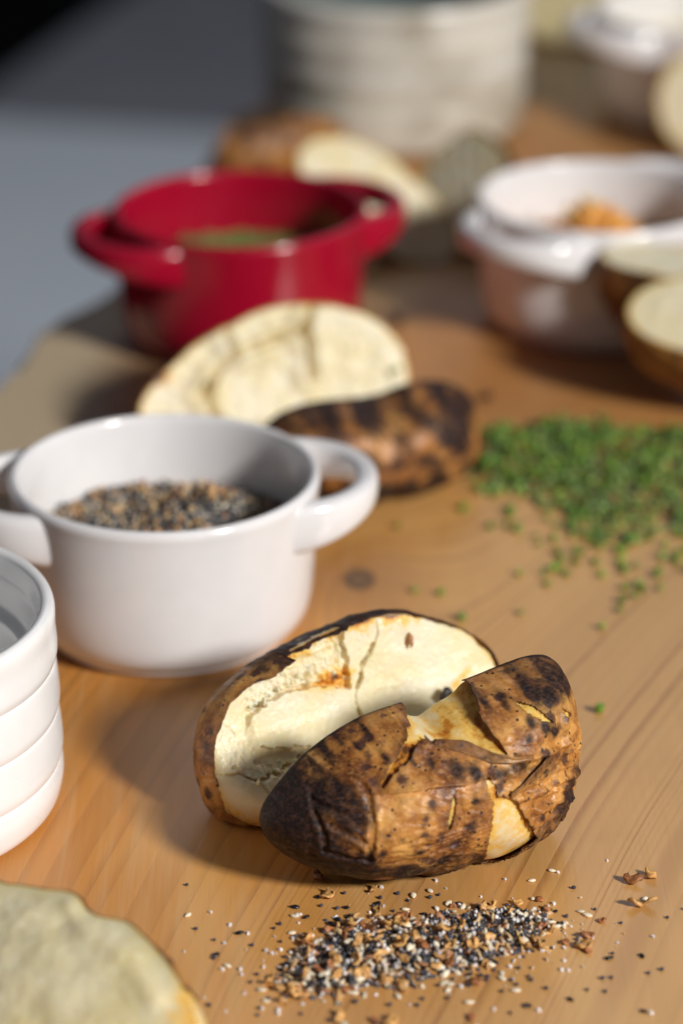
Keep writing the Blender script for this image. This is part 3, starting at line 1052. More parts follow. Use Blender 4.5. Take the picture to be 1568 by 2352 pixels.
def ribbon(H, path, width, lift, curl, name, parent, mat, seed):
    """curled strip of loose skin standing off the dome"""
    P = np.array(path, float)
    L = np.concatenate([[0], np.cumsum(np.hypot(*np.diff(P, axis=0).T))])
    n, m = 36, 12
    s = np.linspace(0, L[-1], n)
    A = np.interp(s, L, P[:, 0])
    B = np.interp(s, L, P[:, 1])
    # invert dome: height over the cut plane at (a, b)
    dx, dy = A - H.c[0], B - H.c[1]
    th = np.arctan2(dy, dx)
    rho = np.clip(np.hypot(dx, dy) / H.R(th), 0, 0.999) ** (1 / H.pw)
    Z = H.D * np.sqrt(1 - rho ** 2)
    C = H.world(A, B, Z)
    T = np.gradient(C, axis=0)
    T /= np.linalg.norm(T, axis=1)[:, None]
    cen = H.world(H.c[None, 0], H.c[None, 1], np.array([H.D * 0.1]))[0]
    N = C - cen
    N -= (N * T).sum(1)[:, None] * T
    N /= np.linalg.norm(N, axis=1)[:, None]
    S = np.cross(N, T)
    S *= np.sign(S[:, 2:3])
    V = []
    for i in range(n):
        k = i / (n - 1)
        wd = width * (0.35 + 0.65 * math.sin(math.pi * min(1, 0.15 + k))) * (1 + 0.25 * float(perlin(k * 5, seed, 0)))
        for j in range(m):
            q = j / (m - 1)
            x = (q - 0.3) * wd
            y = lift * (0.4 + 0.6 * k) + curl * (q ** 2) * wd * (0.4 + 0.8 * k) + 0.25 * float(perlin(k * 7, q * 3, seed))
            V.append(C[i] + S[i] * x + N[i] * y)
    V = np.array(V)
    Q = grid_quads(n, m)
    Nn = vnormals(V, Q)
    Vs, Fs, used = shell(V, V - Nn * 0.35, Q, np.ones(len(Q), bool))
    rl = np.array(parent.location) / MM
    qq = np.tile(np.linspace(0, 1, m), n)
    e = np.clip(np.exp(-qq * m / 3) + np.exp(-(1 - qq) * m / 3), 0, 1)
    at = {'char': np.concatenate([0.35 + 0.2 * qq, 0.4 + 0 * qq])[used], 'edge': np.concatenate([e * 0.6, 0.5 + 0 * e])[used]}
    return link(name, make_mesh(name, (Vs - rl) * MM, Fs, at), mat, parent)


ribbon(HF, STRIP, 5.5, 1.4, 0.35, 'skin_flap', hero, M['skin'], 3.0)
ribbon(HF, [(6, 18.2), (12.5, 16.9), (19.3, 14.2), (25, 13.4), (31, 13.2)], 3.4, 2.0, 0.30, 'skin_flap', hero, M['skin'], 5.0)


def flake_mesh(name, lx, ly, th, bend, seed, nx=5, ny=4):
    V = []
    for j in range(ny):
        for i in range(nx):
            x, y = (i / (nx - 1) - 0.5), (j / (ny - 1) - 0.5)
            rr = 1 - 0.35 * (abs(2 * x) ** 2) * (abs(2 * y) ** 2) + 0.25 * float(perlin(i * 0.9, j * 0.9, seed))
            V.append((x * lx * rr, y * ly * rr, bend * (x * x * 4 - 0.5) + 0.25 * lx * float(perlin(i * 0.55, j * 0.55, seed + 4))))
    V = np.array(V)
    Q = grid_quads(ny, nx)
    N = vnormals(V, Q)
    Vs, Fs, _ = shell(V + N * th / 2, V - N * th / 2, Q, np.ones(len(Q), bool))
    Vs[:, 2] -= Vs[:, 2].min()
    return make_mesh(name, Vs * MM, Fs)


def part_at(name, me, mat, parent, p, rot):
    me.materials.append(mat)
    o = bpy.data.objects.new(name, me)
    COL.objects.link(o)
    o.parent = parent
    o.location = Vector(p) * MM - parent.location
    o.rotation_euler = rot
    return o


hb = lambda a, b, z=0.0: HB.world(np.array([a]), np.array([b]), np.array([-z]))[0]
part_at('charred_flake', flake_mesh('charred_flake', 5, 6.5, 0.4, 1.0, 3.3), M['char'], hero, hb(34.5, 23.0, float(hero_relief(np.array([34.5]), np.array([23.0]), np.array([0.5]), np.array([0.0]))[0]) + 1.0), (1.2, 0.2, 0.5))
part_at('skin_crumb', flake_mesh('skin_crumb', 1.6, 4.6, 0.3, 0.5, 7.3), M['onion_d'], hero, hb(27.8, 42.0, 0.9 - 0.6), (1.1, 0.25, 0.6))


crumb_me = []
for k in range(3):
    Vc = []
    for i in range(7):
        ph = -math.pi / 2 + math.pi * i / 6
        for j in range(8):
            tq = 2 * math.pi * j / 8
            q = np.array([math.cos(ph) * math.cos(tq), math.cos(ph) * math.sin(tq), math.sin(ph)])
            Vc.append(q * (1 + 0.55 * float(perlin(q[0] * 1.7 + k * 3, q[1] * 1.7, q[2] * 1.7 + k))) * np.array([1.0, 0.75, 0.6]))
    Vc = np.array(Vc)
    mc = make_mesh('flesh_crumb', Vc * MM, grid_quads(7, 8, True), {'brown': np.full(len(Vc), 0.03 + 0.06 * k)})
    mc.materials.append(M['flesh'])
    crumb_me.append(mc)
for k in range(36):
    if k < 26:
        a_ = random.uniform(-28, 7)
        b_ = float(np.interp(a_, *np.array(RIDGE).T)) + random.uniform(0.2, 6.5) * (0.4 if a_ < -18 else 1)
    else:
        a_ = random.uniform(-38, -14)
        b_ = float(np.interp(a_, *np.array(BL).T)) + random.uniform(-1.5, 3.5)
    hz_ = float(hero_relief(np.array([a_]), np.array([b_]), np.array([0.5]), np.array([0.0]))[0])
    o_ = bpy.data.objects.new('flesh_crumb', crumb_me[k % 3])
    COL.objects.link(o_)
    o_.parent = hero
    o_.location = Vector(hb(a_, b_, hz_ + 0.1)) * MM - hero.location
    o_.rotation_euler = (random.uniform(0, 6.2), random.uniform(0, 6.2), random.uniform(0, 6.2))
    o_.scale = (random.uniform(0.35, 1.1), random.uniform(0.4, 1.5), random.uniform(0.35, 1.0))


# ---------------- other potatoes
def potato(label, x, y, halves, cat='potato'):
    root = empty('baked_potato', (x * MM, y * MM, 0), label, cat)
    for h in halves:
        H = Half(frame(h['o'], h['psi'], h['tau']), h['pts'], h['c'], h['D'], h.get('phi0', 0), h['sgn'], sm=h.get('sm', 14), seed=h.get('seed', 1.0), lump=h.get('lump', 1.2))
        kw = dict(nf=h.get('nf', (110, 80)), ns=h.get('ns', (130, 90)))
        for k in ('relief', 'brown', 'char', 'tears', 'extra_disp'):
            if k in h:
                kw[k] = h[k]
        build_half(root, H, '', h.get('flesh', M['flesh']), M['skin'], **kw)
    return root


def ell(a0, b0, A, B, n=20, sq=0.85, tip=0.0):
    out = []
    for i in range(n):
        t = 2 * math.pi * i / n
        c, s = math.cos(t), math.sin(t)
        out.append((a0 + A * math.copysign(abs(c) ** sq, c), b0 + B * math.copysign(abs(s) ** sq, s) * (1 + tip * c)))
    return out


def p2_relief(a, b, r, th):
    h = -2.0 * np.clip(1 - ((a + 8) / 50) ** 2 - ((b - 28) / 26) ** 2, 0, None) + 12 * sstep(16, 0, b)
    for c, w_, d_ in (([(-38, 26), (-33, 30), (-27, 37), (-20, 40), (-6, 44), (8, 47)], 1.1, 2.4), ([(10, 54), (6, 46), (8, 38), (7, 28)], 1.2, 2.6), ([(-33, 30), (-34, 22), (-30, 14)], 1.0, 2.0),
                      ([(-22, 40), (-24, 48)], 0.9, 1.6)):
        d = seg_dist(a, b, c) + 0.8 * fbm(a / 4, b / 4, 2, 3)
        h = h - 2.4 * d_ * np.exp(-(d / w_) ** 2) + 1.6 * np.exp(-((d - 3.5) / 3.0) ** 2)
    return h + 0.9 * fbm(a / 7, b / 7, 4, 4)


def p2_brown(a, b, r):
    n = fbm(a / 5, b / 5, 5, 3)
    v = 0.01 + 0.75 * np.exp(-(1 - r) * 40 / 0.9)
    for c in ([(-38, 26), (-33, 30), (-27, 37), (-20, 40), (-6, 44), (8, 47)], [(10, 54), (6, 46), (8, 38), (7, 28)], [(-33, 30), (-34, 22), (-30, 14)]):
        v = v + 0.10 * np.exp(-(seg_dist(a, b, c) / 1.4) ** 2)
    v = v + 1.0 * np.exp(-(((a + 52) / 4) ** 2 + ((b - 34) / 2.2) ** 2))
    return v + 0.05 * n


potato('opened baked potato between the red pot and the nearest white pot', 0, 1010, [
    dict(o=(-14, 1030, 0), psi=18, tau=25, sgn=-1, phi0=-8, D=22, c=(-8, 26), sm=5, seed=3.1, nf=(240, 170), flesh=M['flesh'], relief=p2_relief, brown=p2_brown,
         pts=[(-61.4, 20.4), (-59.7, 26.7), (-55.0, 31.1), (-43.7, 39.6), (-30.9, 47.2), (-20.2, 51.0), (-9.5, 54.8), (1.0, 55.8), (11.2, 55.0), (24.6, 51.6), (32.9, 48.5), (40.6, 41.0), (44.1, 34.8),
              (45.2, 26.3), (42.7, 14), (34, 3), (15, -3), (-10, -4), (-35, -2), (-52, 8)]),
    dict(o=(13, 1001, 20), psi=20, tau=0, sgn=1, D=27, c=(-4, -3), seed=7.7, ns=(260, 180),
         pts=[(-46, 6), (-45.6, 8.6), (-39.0, 12.9), (-29.0, 14.5), (-15.6, 14.7), (-7.1, 14.4), (1.3, 14.6), (11.5, 17.5), (21.8, 17.6), (32.2, 13.6), (38.6, 4.0), (40.5, -6.7), (36.2, -16.8), (24, -20), (0, -20),
              (-25, -19), (-40, -10)],
         char=lambda a, b, r, P: 0.55 + 0.6 * fbm(a / 9, b / 9, 3, 3) + 0.4 * np.exp(-((a - 24) / 9) ** 2) * sstep(-6, 8, b) + 0.45 * sstep(0.16, 0.0, 1 - r) + 0.3 * sstep(-6, -16, b)),
])

potato('opened baked potato behind the red pot, in front of the crock', 30, 1280, [
    dict(o=(10, 1262, 30), psi=20, tau=40, sgn=-1, phi0=-8, D=18, c=(5, -8), seed=4.4, flesh=M['flesh'],
         pts=[(-29, 16), (-26.3, 21.8), (-18.7, 25.5), (-4.5, 25.5), (9.9, 17.1), (22.1, 1.9), (33.9, -14.9), (38.5, -30), (33.5, -38.8), (18.8, -40.6), (4.7, -31.8), (-9.0, -17), (-23.1, 0)]),
    dict(o=(-30, 1384, 13), psi=30, tau=-20, sgn=1, phi0=0, D=15, c=(0, 0), seed=6.6, pts=ell(0, 0, 36, 15, sq=0.9), char=lambda a, b, r, P: 0.42 + 0.3 * fbm(a / 9, b / 9, 3, 3)),
    dict(o=(54, 1279, 25), psi=-50, tau=30, sgn=-1, phi0=-8, D=16, c=(0, 0), seed=9.4, flesh=M['flesh'],
         pts=[(-27.0, 0.8), (-18.9, 17.7), (-8.6, 26.4), (7.9, 24.0), (19.6, 17.5), (25.3, 3.2), (24.7, -15.8), (16.4, -28.2), (1.6, -28.0), (-15.7, -13.4)],
         char=lambda a, b, r, P: 0.8 + 0 * a),
])

potato('opened baked potato with red-brown skin at the right edge', 150, 1100, [
    dict(o=(127, 1110, 49), psi=-20, tau=84, sgn=-1, phi0=-14, D=42, c=(10, 0), seed=2.4, pts=ell(14, 0, 40, 14), flesh=M['flesh'], char=lambda a, b, r, P: 0.5 + 0.2 * fbm(a / 9, b / 9, 3, 3)),
    dict(o=(150, 1074, 43), psi=-14, tau=66, sgn=-1, phi0=-16, D=36, c=(8, -6), seed=5.9, pts=ell(8, -6, 48, 22), flesh=M['flesh'],
         char=lambda a, b, r, P: 0.20 + 0.5 * fbm(a / 9, b / 9, 3, 3)),
])

potato('halved potato showing cream flesh at the right edge, before the back right pot', 200, 1400, [
    dict(o=(197, 1388, 2), psi=-14, tau=16, sgn=-1, phi0=-12, D=24, c=(0, 30), seed=8.4, pts=ell(0, 29, 46, 30)),
])

potato('dark potato half standing behind the crock, left of the back right pot', 120, 1600, [
    dict(o=(126, 1612, 2), psi=-20, tau=30, sgn=-1, phi0=-8, D=24, c=(0, 28), seed=1.4, pts=ell(0, 28, 34, 30), flesh=M['flesh_shade'], char=lambda a, b, r, P: 0.6 + 0 * a),
])


def p7_relief(a, b, r, th):
    h = 7.0 * np.clip(1 - ((a - 5) / 60) ** 2 - ((b + 28) / 34) ** 2, 0, None) + 1.3 * fbm(a / 22, b / 17, 3.6, 2) + 0.25 * fbm(a / 5, b / 5, 6, 2) + 1.5 * np.exp(-(seg_dist(a, b, [(18, 2), (26, -5), (40, -8), (50, -16)]) / 3.0) ** 2)
    for c in ([(-20, -5), (-6, -16), (4, -26), (12, -44)], [(-30, -20), (-6, -16)]):
        d = seg_dist(a, b, c) + 1.0 * fbm(a / 4, b / 4, 2, 3)
        h = h - 4.5 * np.exp(-(d / 1.8) ** 2)
    return h


def p7_brown(a, b, r):
    return 0.02 + 0.3 * np.exp(-(1 - r) * 40 / 1.0) + 0.25 * sstep(48, 58, a)


potato('large out-of-focus potato half in the bottom left corner', -85, 640, [
    dict(o=(-85, 655, 34), psi=-25, tau=52, sgn=-1, phi0=-10, D=30, c=(5, -28), sm=7, seed=3.9, nf=(240, 180), ns=(220, 160), flesh=M['flesh_shade'], relief=p7_relief, brown=p7_brown,
         pts=[(-40, -2), (-4, 2.5), (8, 4.0), (18.5, 5.2), (20.5, 1.5), (26, 0.2), (34, 2.0), (37, -0.5), (45, -4.5), (54.6, -11.6), (62, -19.3), (64, -35), (50, -55), (10, -65), (-40, -55), (-60, -25)],
         tears=[dict(p=[(50, -12), (80, -12), (80, -40), (56, -40)], lift=0.4)]),
])


# ------------------------------------------------------------------ small things
def uv_blob(name, rx, ry, rz, tip=0.0, seg=10, rings=7, dent=0.0, noise=0.0, seed=0.0):
    V = [(0, 0, 0)] * 0
    for i in range(rings + 1):
        ph = -math.pi / 2 + math.pi * i / rings
        for j in range(seg):
            t = 2 * math.pi * j / seg
            x, y, z = math.sin(ph), math.cos(ph) * math.cos(t), math.cos(ph) * math.sin(t)
            k = 1 - tip * max(0, x) ** 1.0
            nn = 1 + noise * float(perlin(x * 2 + seed, y * 2, z * 2))
            V.append((rx * x * nn, ry * y * k * nn - dent * ry * (1 - x * x), rz * z * k * nn))
    V = np.array(V)
    V[:, 2] -= V[:, 2].min()
    return make_mesh(name, V * MM, grid_quads(rings + 1, seg, True))


def crystal(name, s, seed):
    r = np.random.default_rng(seed)
    V = np.array([(x, y, z) for x in (-1, 1) for y in (-1, 1) for z in (0, 2)], float)
    V[:, :2] *= r.uniform(0.6, 1.2, (8, 2)) * s / 2
    V[:, 2] *= s / 2 * 0.8
    F = [(0, 1, 3, 2), (4, 6, 7, 5), (0, 4, 5, 1), (2, 3, 7, 6), (0, 2, 6, 4), (1, 5, 7, 3)]
    return make_mesh(name, V * MM, F, smooth=False)


def tube(name, ro, ri, L, ov, seg=12):
    V = []
    for (rr, z) in ((ro * 0.97, 0), (ro, 0.15 * L), (ro, 0.85 * L), (ro * 0.97, L), (ri, L), (ri, 0)):
        for j in range(seg):
            t = 2 * math.pi * j / seg
            V.append((rr * math.cos(t) * (1 + ov), rr * math.sin(t) * (1 - ov), z))
    V = np.array(V)
    V[:, 2] -= L / 2
    Q = grid_quads(6, seg, True)
    close = np.array([[5 * seg + j, 5 * seg + (j + 1) % seg, (j + 1) % seg, j] for j in range(seg)])
    return make_mesh(name, V * MM, np.concatenate([Q, close]))


def withmat(me, m):
    me.materials.append(m)
    return me


SES = [withmat(uv_blob('sesame_seed', 1.55 * k, 0.95 * k, 0.5 * k, 0.45), M['sesame']) for k in (0.78, 0.86, 0.95)]
BLK = [withmat(uv_blob('black_sesame_seed', 1.5 * k, 0.95 * k, 0.55 * k, 0.45, noise=0.1), M['black']) for k in (0.78, 0.9)]
POP = [withmat(uv_blob('poppy_seed', 0.60 * k, 0.50 * k, 0.48 * k, 0.1, 8, 6, 0.25, 0.12, k), M['poppy']) for k in (0.9, 1.0, 1.12)]
ONI = [withmat(flake_mesh('onion_flake', lx * 1.05, ly * 1.05, 0.5, bd, sd), M['onion'] if k % 3 else M['onion_d'])
       for k, (lx, ly, bd, sd) in enumerate([(4.2, 2.6, 0.5, 1.1), (3.2, 2.4, 0.4, 2.2), (5.0, 2.0, 0.8, 3.3), (2.6, 2.0, 0.3, 4.4), (3.8, 1.7, 0.6, 5.5), (4.4, 3.2, 0.9, 6.6), (2.2, 1.6, 0.2, 7.7)])]
SAL = [withmat(crystal('salt_grain', s, i), M['salt']) for i, s in enumerate((0.55, 0.75, 0.95))]
CHI = [withmat(tube('chive_ring', r * 0.72, r * 0.44, L * 0.8, ov), M['chive'] if i % 4 else M['chive_l']) for i, (r, L, ov) in enumerate([(1.6, 2.6, .1), (1.5, 2.2, .2), (1.8, 3.2, .12), (1.3, 1.8, .25), (1.5, 2.0, .15), (1.4, 3.0, .3), (1.7, 2.4, .05)])]


def place(name, me, x, y, z, label, cat, group, flat=True, tilt=0.25):
    o = bpy.data.objects.new(name, me)
    COL.objects.link(o)
    o.location = (x * MM, y * MM, z * MM)
    if flat:
        o.rotation_euler = (random.gauss(0, tilt), random.gauss(0, tilt), random.uniform(0, 6.28))
    else:
        o.rotation_euler = (random.uniform(0, 6.28), random.uniform(0, 6.28), random.uniform(0, 6.28))
    tag(o, label, cat, group)
    return o


# seed heap in front of the hero potato
HEAP = [(x_ + 3, y_) for x_, y_ in [(-21, 668), (-18, 677), (-10, 690), (-3, 699), (13, 700), (31, 704), (43, 706), (55, 704), (60, 695), (50, 685), (37, 675), (25, 669), (13, 663), (2, 662), (-9, 659), (-20, 658)]]


def heap_h(x, y):
    sd = poly_sd(np.array([x]), np.array([y]), HEAP)[0]
    sd += 3.6 * float(fbm(x / 7, y / 7, 1.0, 3))
    return float(2.7 * sstep(1.0, -10, sd)), sd


def merge_pieces(lst):
    """join (verts, quads, colour) pieces into one mesh with a tint attribute"""
    Vs, Fs, Cs, n = [], [], [], 0
    for V, F, c in lst:
        Vs.append(V)
        Fs.append(F + n)
        Cs.append(np.tile(np.array([*c, 1.0]), (len(V), 1)))
        n += len(V)
    return np.concatenate(Vs), np.concatenate(Fs), np.concatenate(Cs)


def mesh_arrays(me):
    V = np.empty(len(me.vertices) * 3, np.float32)
    me.vertices.foreach_get('co', V)
    F = np.array([p.vertices[:] for p in me.polygons], int)
    return V.reshape(-1, 3).astype(float), F


ARR = {}


def piece(me, x, y, z, sc=1.0, flat=False):
    if me.name not in ARR:
        ARR[me.name] = mesh_arrays(me)
    V, F = ARR[me.name]
    e = (random.gauss(0, .3), random.gauss(0, .3), random.uniform(0, 6.28)) if flat else tuple(random.uniform(0, 6.28) for _ in range(3))
    from mathutils import Euler
    Rm = np.array(Euler(e).to_matrix())
    c = V.mean(0)
    return (V - c) * sc @ Rm.T + np.array([x, y, z]) * MM, F


TINTS = dict(s=[(0.78, 0.69, 0.52), (0.70, 0.58, 0.40)], b=[(0.012, 0.012, 0.016), (0.02, 0.02, 0.025)], p=[(0.04, 0.045, 0.075), (0.06, 0.065, 0.10)], o=[(0.62, 0.34, 0.12), (0.42, 0.17, 0.06), (0.66, 0.44, 0.2)], w=[(0.8, 0.77, 0.78)])


def mixed_piece(x, y, z, wts=(3, 3, 8, 3, 3), sc=1.0):
    k = random.choices('sbpow', wts)[0]
    me = random.choice({'s': SES, 'b': BLK, 'p': POP, 'o': ONI, 'w': SAL}[k])
    V, F = piece(me, x, y, z, sc)
    return V, F, random.choice(TINTS[k])


lst = []
tries = 0
while len(lst) < 1500 and tries < 40000:
    tries += 1
    x, y = random.uniform(-24, 64), random.uniform(654, 710)
    h, sd = heap_h(x, y)
    if h < 0.5:
        continue
    lst.append(mixed_piece(x, y, random.uniform(0.2, max(0.3, h - 1.0)), (2, 4, 9, 2, 2)))
for _ in range(3000):
    x, y = random.gauss(24, 30), random.gauss(682, 14)
    h, sd = heap_h(x, y)
    if sd > 16 or random.random() > math.exp(-max(sd, 0) / 6) or y > 716:
        continue
    V, F = piece(random.choice(SAL + ONI[3:4]), x, y, h + 0.25, random.uniform(0.3, 0.6))
    lst.append((V, F, random.choice([(0.8, 0.77, 0.76), (0.72, 0.6, 0.45), (0.6, 0.35, 0.15), (0.8, 0.77, 0.76)])))
    if len(lst) > 1850:
        break
V, F, C_ = merge_pieces(lst)
link('seed_mix', make_mesh('seed_mix', V, F, {'tint': C_}), M['grain'], kind='stuff', label='mixed seeds and flakes packed inside the seasoning heap', cat='seasoning')


def heap_scatter(name, meshes, count, label, cat, group, zoff, flat, tilt, dens=0.0):
    n = 0
    for _ in range(60000):
        if n >= count:
            break
        x, y = random.uniform(-24, 64), random.uniform(653, 711)
        h, sd = heap_h(x, y)
        if sd > 1.5 or random.random() < dens * (sd > -3):
            continue
        place(name, random.choice(meshes), x, y, max(0.02, h * random.uniform(0.82, 1.05) + zoff - 0.3), label, cat, group, flat, tilt)
        n += 1


heap_scatter('sesame_seed', SES, 95, 'cream sesame seed lying in the heap of seasoning before the potato', 'sesame seed', 'sesame seeds in the heap', 0.3, True, 0.5)
heap_scatter('black_sesame_seed', BLK, 62, 'black sesame seed lying in the heap of seasoning before the potato', 'sesame seed', 'black sesame seeds in the heap', 0.2, True, 0.5)
heap_scatter('poppy_seed', POP, 225, 'tiny blue-grey poppy seed in the heap of seasoning before the potato', 'poppy seed', 'poppy seeds in the heap', 0.2, False, 0)
heap_scatter('onion_flake', ONI, 85, 'toasted orange onion flake in the heap of seasoning before the potato', 'onion flake', 'onion flakes in the heap', 0.2, True, 0.55)
heap_scatter('salt_grain', SAL, 150, 'white salt grain in the heap of seasoning before the potato', 'salt grain', 'salt grains in the heap', 0.5, False, 0)


def loose(name, meshes, count, label, cat, group, flat=True, spread=18, zl=0.02):
    n = 0
    for _ in range(20000):
        if n >= count:
            return
        x, y = random.gauss(22, 42), random.gauss(684, 20)
        if y < 640 or y > 722 - abs(x - 10) * 0.05 and x < 60 or y > 760 or x < -48 or x > 108:
            continue
        h, sd = heap_h(x, y)
        if sd < 1.5 or random.random() > math.exp(-sd / spread):
            continue
        place(name, random.choice(meshes), x, y, zl, label, cat, group, flat, 0.08)
        n += 1


loose('sesame_seed', SES, 26, 'cream sesame seed lying loose on the board around the heap', 'sesame seed', 'loose sesame seeds')
loose('black_sesame_seed', BLK, 12, 'black sesame seed lying loose on the board around the heap', 'sesame seed', 'loose black sesame seeds')
loose('poppy_seed', POP, 70, 'tiny blue-grey poppy seed lying loose on the board', 'poppy seed', 'loose poppy seeds', True, 26)
loose('onion_flake', ONI, 16, 'toasted onion flake lying loose on the board around the heap', 'onion flake', 'loose onion flakes')
loose('salt_grain', SAL, 60, 'white salt grain lying loose on the board', 'salt grain', 'loose salt grains', True, 26)
# singled-out pieces
place('sesame_seed', SES[2], 20.0, 711.0, 0.02, 'cream sesame seed touching the underside of the front potato', 'sesame seed', None, True, 0.05)
place('sesame_seed', SES[0], 59.5, 724.5, 0.02, 'pale sesame seed beside a poppy seed right of the potato base', 'sesame seed', None, True, 0.05)
place('black_sesame_seed', BLK[1], 10.0, 706.5, 0.02, 'glossy black sesame seed alone just before the potato', 'sesame seed', None, True, 0.05)
place('onion_flake', ONI[5], -4.0, 710.5, 0.02, 'curled orange onion flake at the left of the potato base', 'onion flake', None, True, 0.05)
place('onion_flake', ONI[2], 83.0, 706.0, 0.02, 'pale yellow onion strip right of the heap', 'onion flake', None, True, 0.05).scale = (1.5, 1.3, 1.5)
place('onion_flake', ONI[0], 82.0, 718.5, 0.02, 'dark brown salted onion flake right of the potato', 'onion flake', None, True, 0.1).scale = (1.3, 1.3, 1.6)
place('onion_flake', ONI[1], 87.0, 721.0, 0.02, 'orange salted onion flake leaning on the dark brown one', 'onion flake', None, True, 0.1).scale = (1.5, 1.2, 1.5)

# chopped chives behind on the right
CH = [(38, 1000), (36, 1015), (47, 1045), (62, 1055), (80, 1058), (100, 1060), (125, 1052), (150, 1045), (160, 1000), (140, 962), (118, 950), (95, 935), (88, 940), (78, 960), (66, 985), (52, 995)]


def chive_h(x, y):
    sd = poly_sd(np.array([x]), np.array([y]), CH)[0] + 12 * float(fbm(x / 15, y / 18, 5.0, 3))
    return float(5.0 * sstep(1, -18, sd)), sd


lst = []
for _ in range(16000):
    if len(lst) > 950:
        break
    x, y = random.uniform(30, 165), random.uniform(925, 1066)
    h, sd = chive_h(x, y)
    if h < 0.3:
        continue
    V, F = piece(random.choice(CHI), x, y, 1.2 + random.uniform(0, max(0.1, h - 2)))
    lst.append((V, F, random.choice([(0.08, 0.18, 0.014), (0.05, 0.12, 0.012), (0.11, 0.23, 0.02), (0.22, 0.33, 0.045)])))
V, F, C_ = merge_pieces(lst)
link('chopped_chives', make_mesh('chopped_chives', V, F, {'tint': C_}), withmat and M['grain'], kind='stuff', label='mass of chopped green chives within the pile', cat='chives')
n = 0
for _ in range(20000):
    if n >= 240:
        break
    x, y = random.uniform(30, 132), random.uniform(925, 1066)
    h, sd = chive_h(x, y)
    if sd > 1:
        continue
    place('chive_ring', random.choice(CHI), x, y, 1.3 + h * random.uniform(0.75, 1.0), 'chopped chive ring on top of the green pile right of the potatoes', 'chive', 'chive rings in the pile', False)
    n += 1
n = 0
for _ in range(20000):
    if n >= 58:
        break
    x, y = random.gauss(88, 34), random.gauss(950, 32)
    h, sd = chive_h(x, y)
    if sd < 2 or random.random() > math.exp(-sd / 20) or x > 130 or y < 895 or y > 1010:
        continue
    place('chive_ring', random.choice(CHI), x, y, 1.5, 'chopped chive ring fallen loose before the green pile', 'chive', 'loose chive rings', False)
    n += 1
for x, y in ((33.5, 905), (61, 921), (70, 912), (40, 886), (93, 892), (86, 879), (25, 907), (60, 890), (96, 909), (101, 912), (99, 903)):
    place('chive_ring', random.choice(CHI), x, y, 1.5, 'chopped chive ring fallen loose before the green pile', 'chive', 'loose chive rings', False)
c1_ = place('chive_ring', CHI[2], 80.5, 820.5, 1.7, 'single chive ring alone on the board right of the split potato', 'chive', None)
c1_.rotation_euler = (0.25, 0.1, 0.4)

c2_ = place('chive_ring', CHI[0], 21.4, 1049.5, 26.0, 'chive ring stuck on the cut face of the second potato', 'chive', None)
# charred crumbs on the board by the second potato
for x, y, s, lb in ((23.5, 1167, 2.2, 'burnt black crumb right of the red pot'), (57, 1083, 1.6, 'burnt crumb at the right end of the second potato')):
    me = uv_blob('burnt_crumb', 1.6 * s, 1.1 * s, 0.9 * s, 0.2, 10, 7, 0, 0.5, s)
    me.materials.append(M['char'])
    place('burnt_crumb', me, x, y, 0.1, lb, 'crumb', None)

# ------------------------------------------------------------------ what the pots hold
def mound(x0, y0, rad, zf, step=1.6):
    out = []
    for gx in np.arange(-rad, rad, step):
        for gy in np.arange(-rad, rad, step):
            x, y = gx + random.uniform(-1, 1), gy + random.uniform(-1, 1)
            if math.hypot(x, y) > rad:
                continue
            out.append((x0 + x, y0 + y, zf(x, y)))
    return out


def base_mound(rad, zf, n=40, m=64):
    V = []
    for i in range(n):
        for j in range(m):
            r, t = rad * i / (n - 1), 2 * math.pi * j / m
            x, y = r * math.cos(t), r * math.sin(t)
            V.append((x, y, zf(x, y) - 0.8))
    return np.array(V), grid_quads(n, m, True)


def filling(name, pot, rad, zf, pieces, base_col, mat, label, cat, step=1.6, layers=2):
    lst = []
    V, F = base_mound(rad, zf)
    lst.append(((V + np.array([pot[0], pot[1], 0])) * MM, F, base_col))
    for _ in range(layers):
        for (x, y, z) in mound(pot[0], pot[1], rad - 1.2, zf, step):
            lst.append(pieces(x, y, z + random.uniform(-0.5, 0.8)))
    V, F, C_ = merge_pieces(lst)
    return link(name, make_mesh(name, V, F, {'tint': C_}), mat, kind='stuff', label=label, cat=cat)


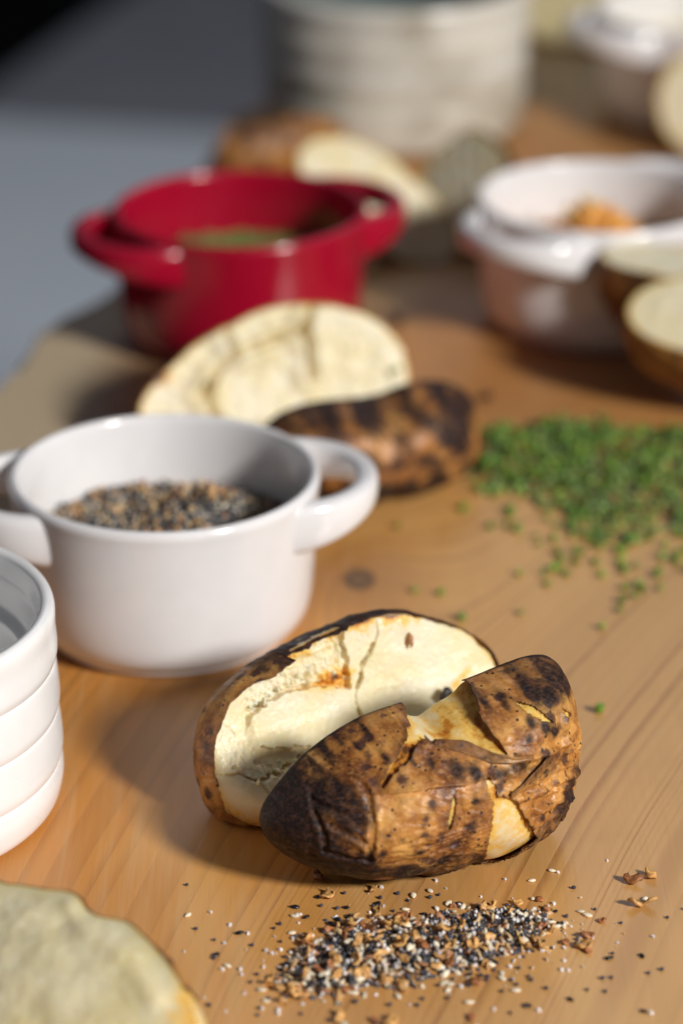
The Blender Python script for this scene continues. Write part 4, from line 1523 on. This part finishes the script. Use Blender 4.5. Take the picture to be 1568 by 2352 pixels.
def z1(x, y):
    l1 = 14.0 * math.exp(-(((x - 12) / 17) ** 2 + ((y - 8) / 17) ** 2))
    l2 = 6.5 * math.exp(-(((x + 24) / 9) ** 2 + ((y + 2) / 12) ** 2))
    return 31.0 + l1 + l2 + 2.6 * float(fbm(x / 8, y / 8, 3.0, 3))


filling('seed_seasoning', W1, 44.3, z1, lambda x, y, z: mixed_piece(x, y, z, (4, 9, 12, 3, 4), 0.8), (0.03, 0.03, 0.04), M['grain'], 'black, white and orange seed seasoning inside the nearest white pot', 'seasoning', 1.35, 2)


def zr(x, y):
    return 30.0 + 5.0 * math.exp(-(((x - 4) / 20) ** 2 + ((y - 4) / 18) ** 2)) + 2.5 * float(fbm(x / 9, y / 9, 6.0, 3))


filling('chopped_chives', RD, 45.6, zr, lambda x, y, z: (*piece(random.choice(CHI), x, y, z), random.choice([(0.10, 0.22, 0.02), (0.07, 0.16, 0.018), (0.14, 0.27, 0.03)])), (0.03, 0.07, 0.012), M['grain'],
        'chopped chives inside the red pot', 'chives', 3.2, 2)


def zw(x, y):
    return 26 + 21.0 * math.exp(-(((x + 2) / 17) ** 2 + ((y - 4) / 17) ** 2)) + 2.0 * float(fbm(x / 7, y / 7, 2.0, 3))


CHE = [tube('cheese_shred', 0.9, 0.05, L, 0.25, 6) for L in (6, 9, 12)]
filling('shredded_cheese', W2, 43.4, zw, lambda x, y, z: (*piece(random.choice(CHE), x, y, z + 0.5, 1.0, False), random.choice([(0.85, 0.34, 0.015), (0.88, 0.44, 0.04), (0.80, 0.30, 0.015), (0.88, 0.60, 0.20)])),
        (0.55, 0.25, 0.04), M['grain'], 'orange shredded cheese heaped inside the white pot beside the red one', 'cheese', 2.8, 2)


def zb(x, y):
    return 34 + 7 * math.exp(-(((x + 6) / 18) ** 2 + ((y + 2) / 18) ** 2)) + 1.2 * float(fbm(x / 10, y / 10, 2.0, 3))


V, F = base_mound(45.0, zb)
link('butter', make_mesh('butter', V * MM, F), M['butter'], label='soft yellow butter filling the back right pot', cat='butter', loc=(W3[0] * MM, W3[1] * MM, 0))
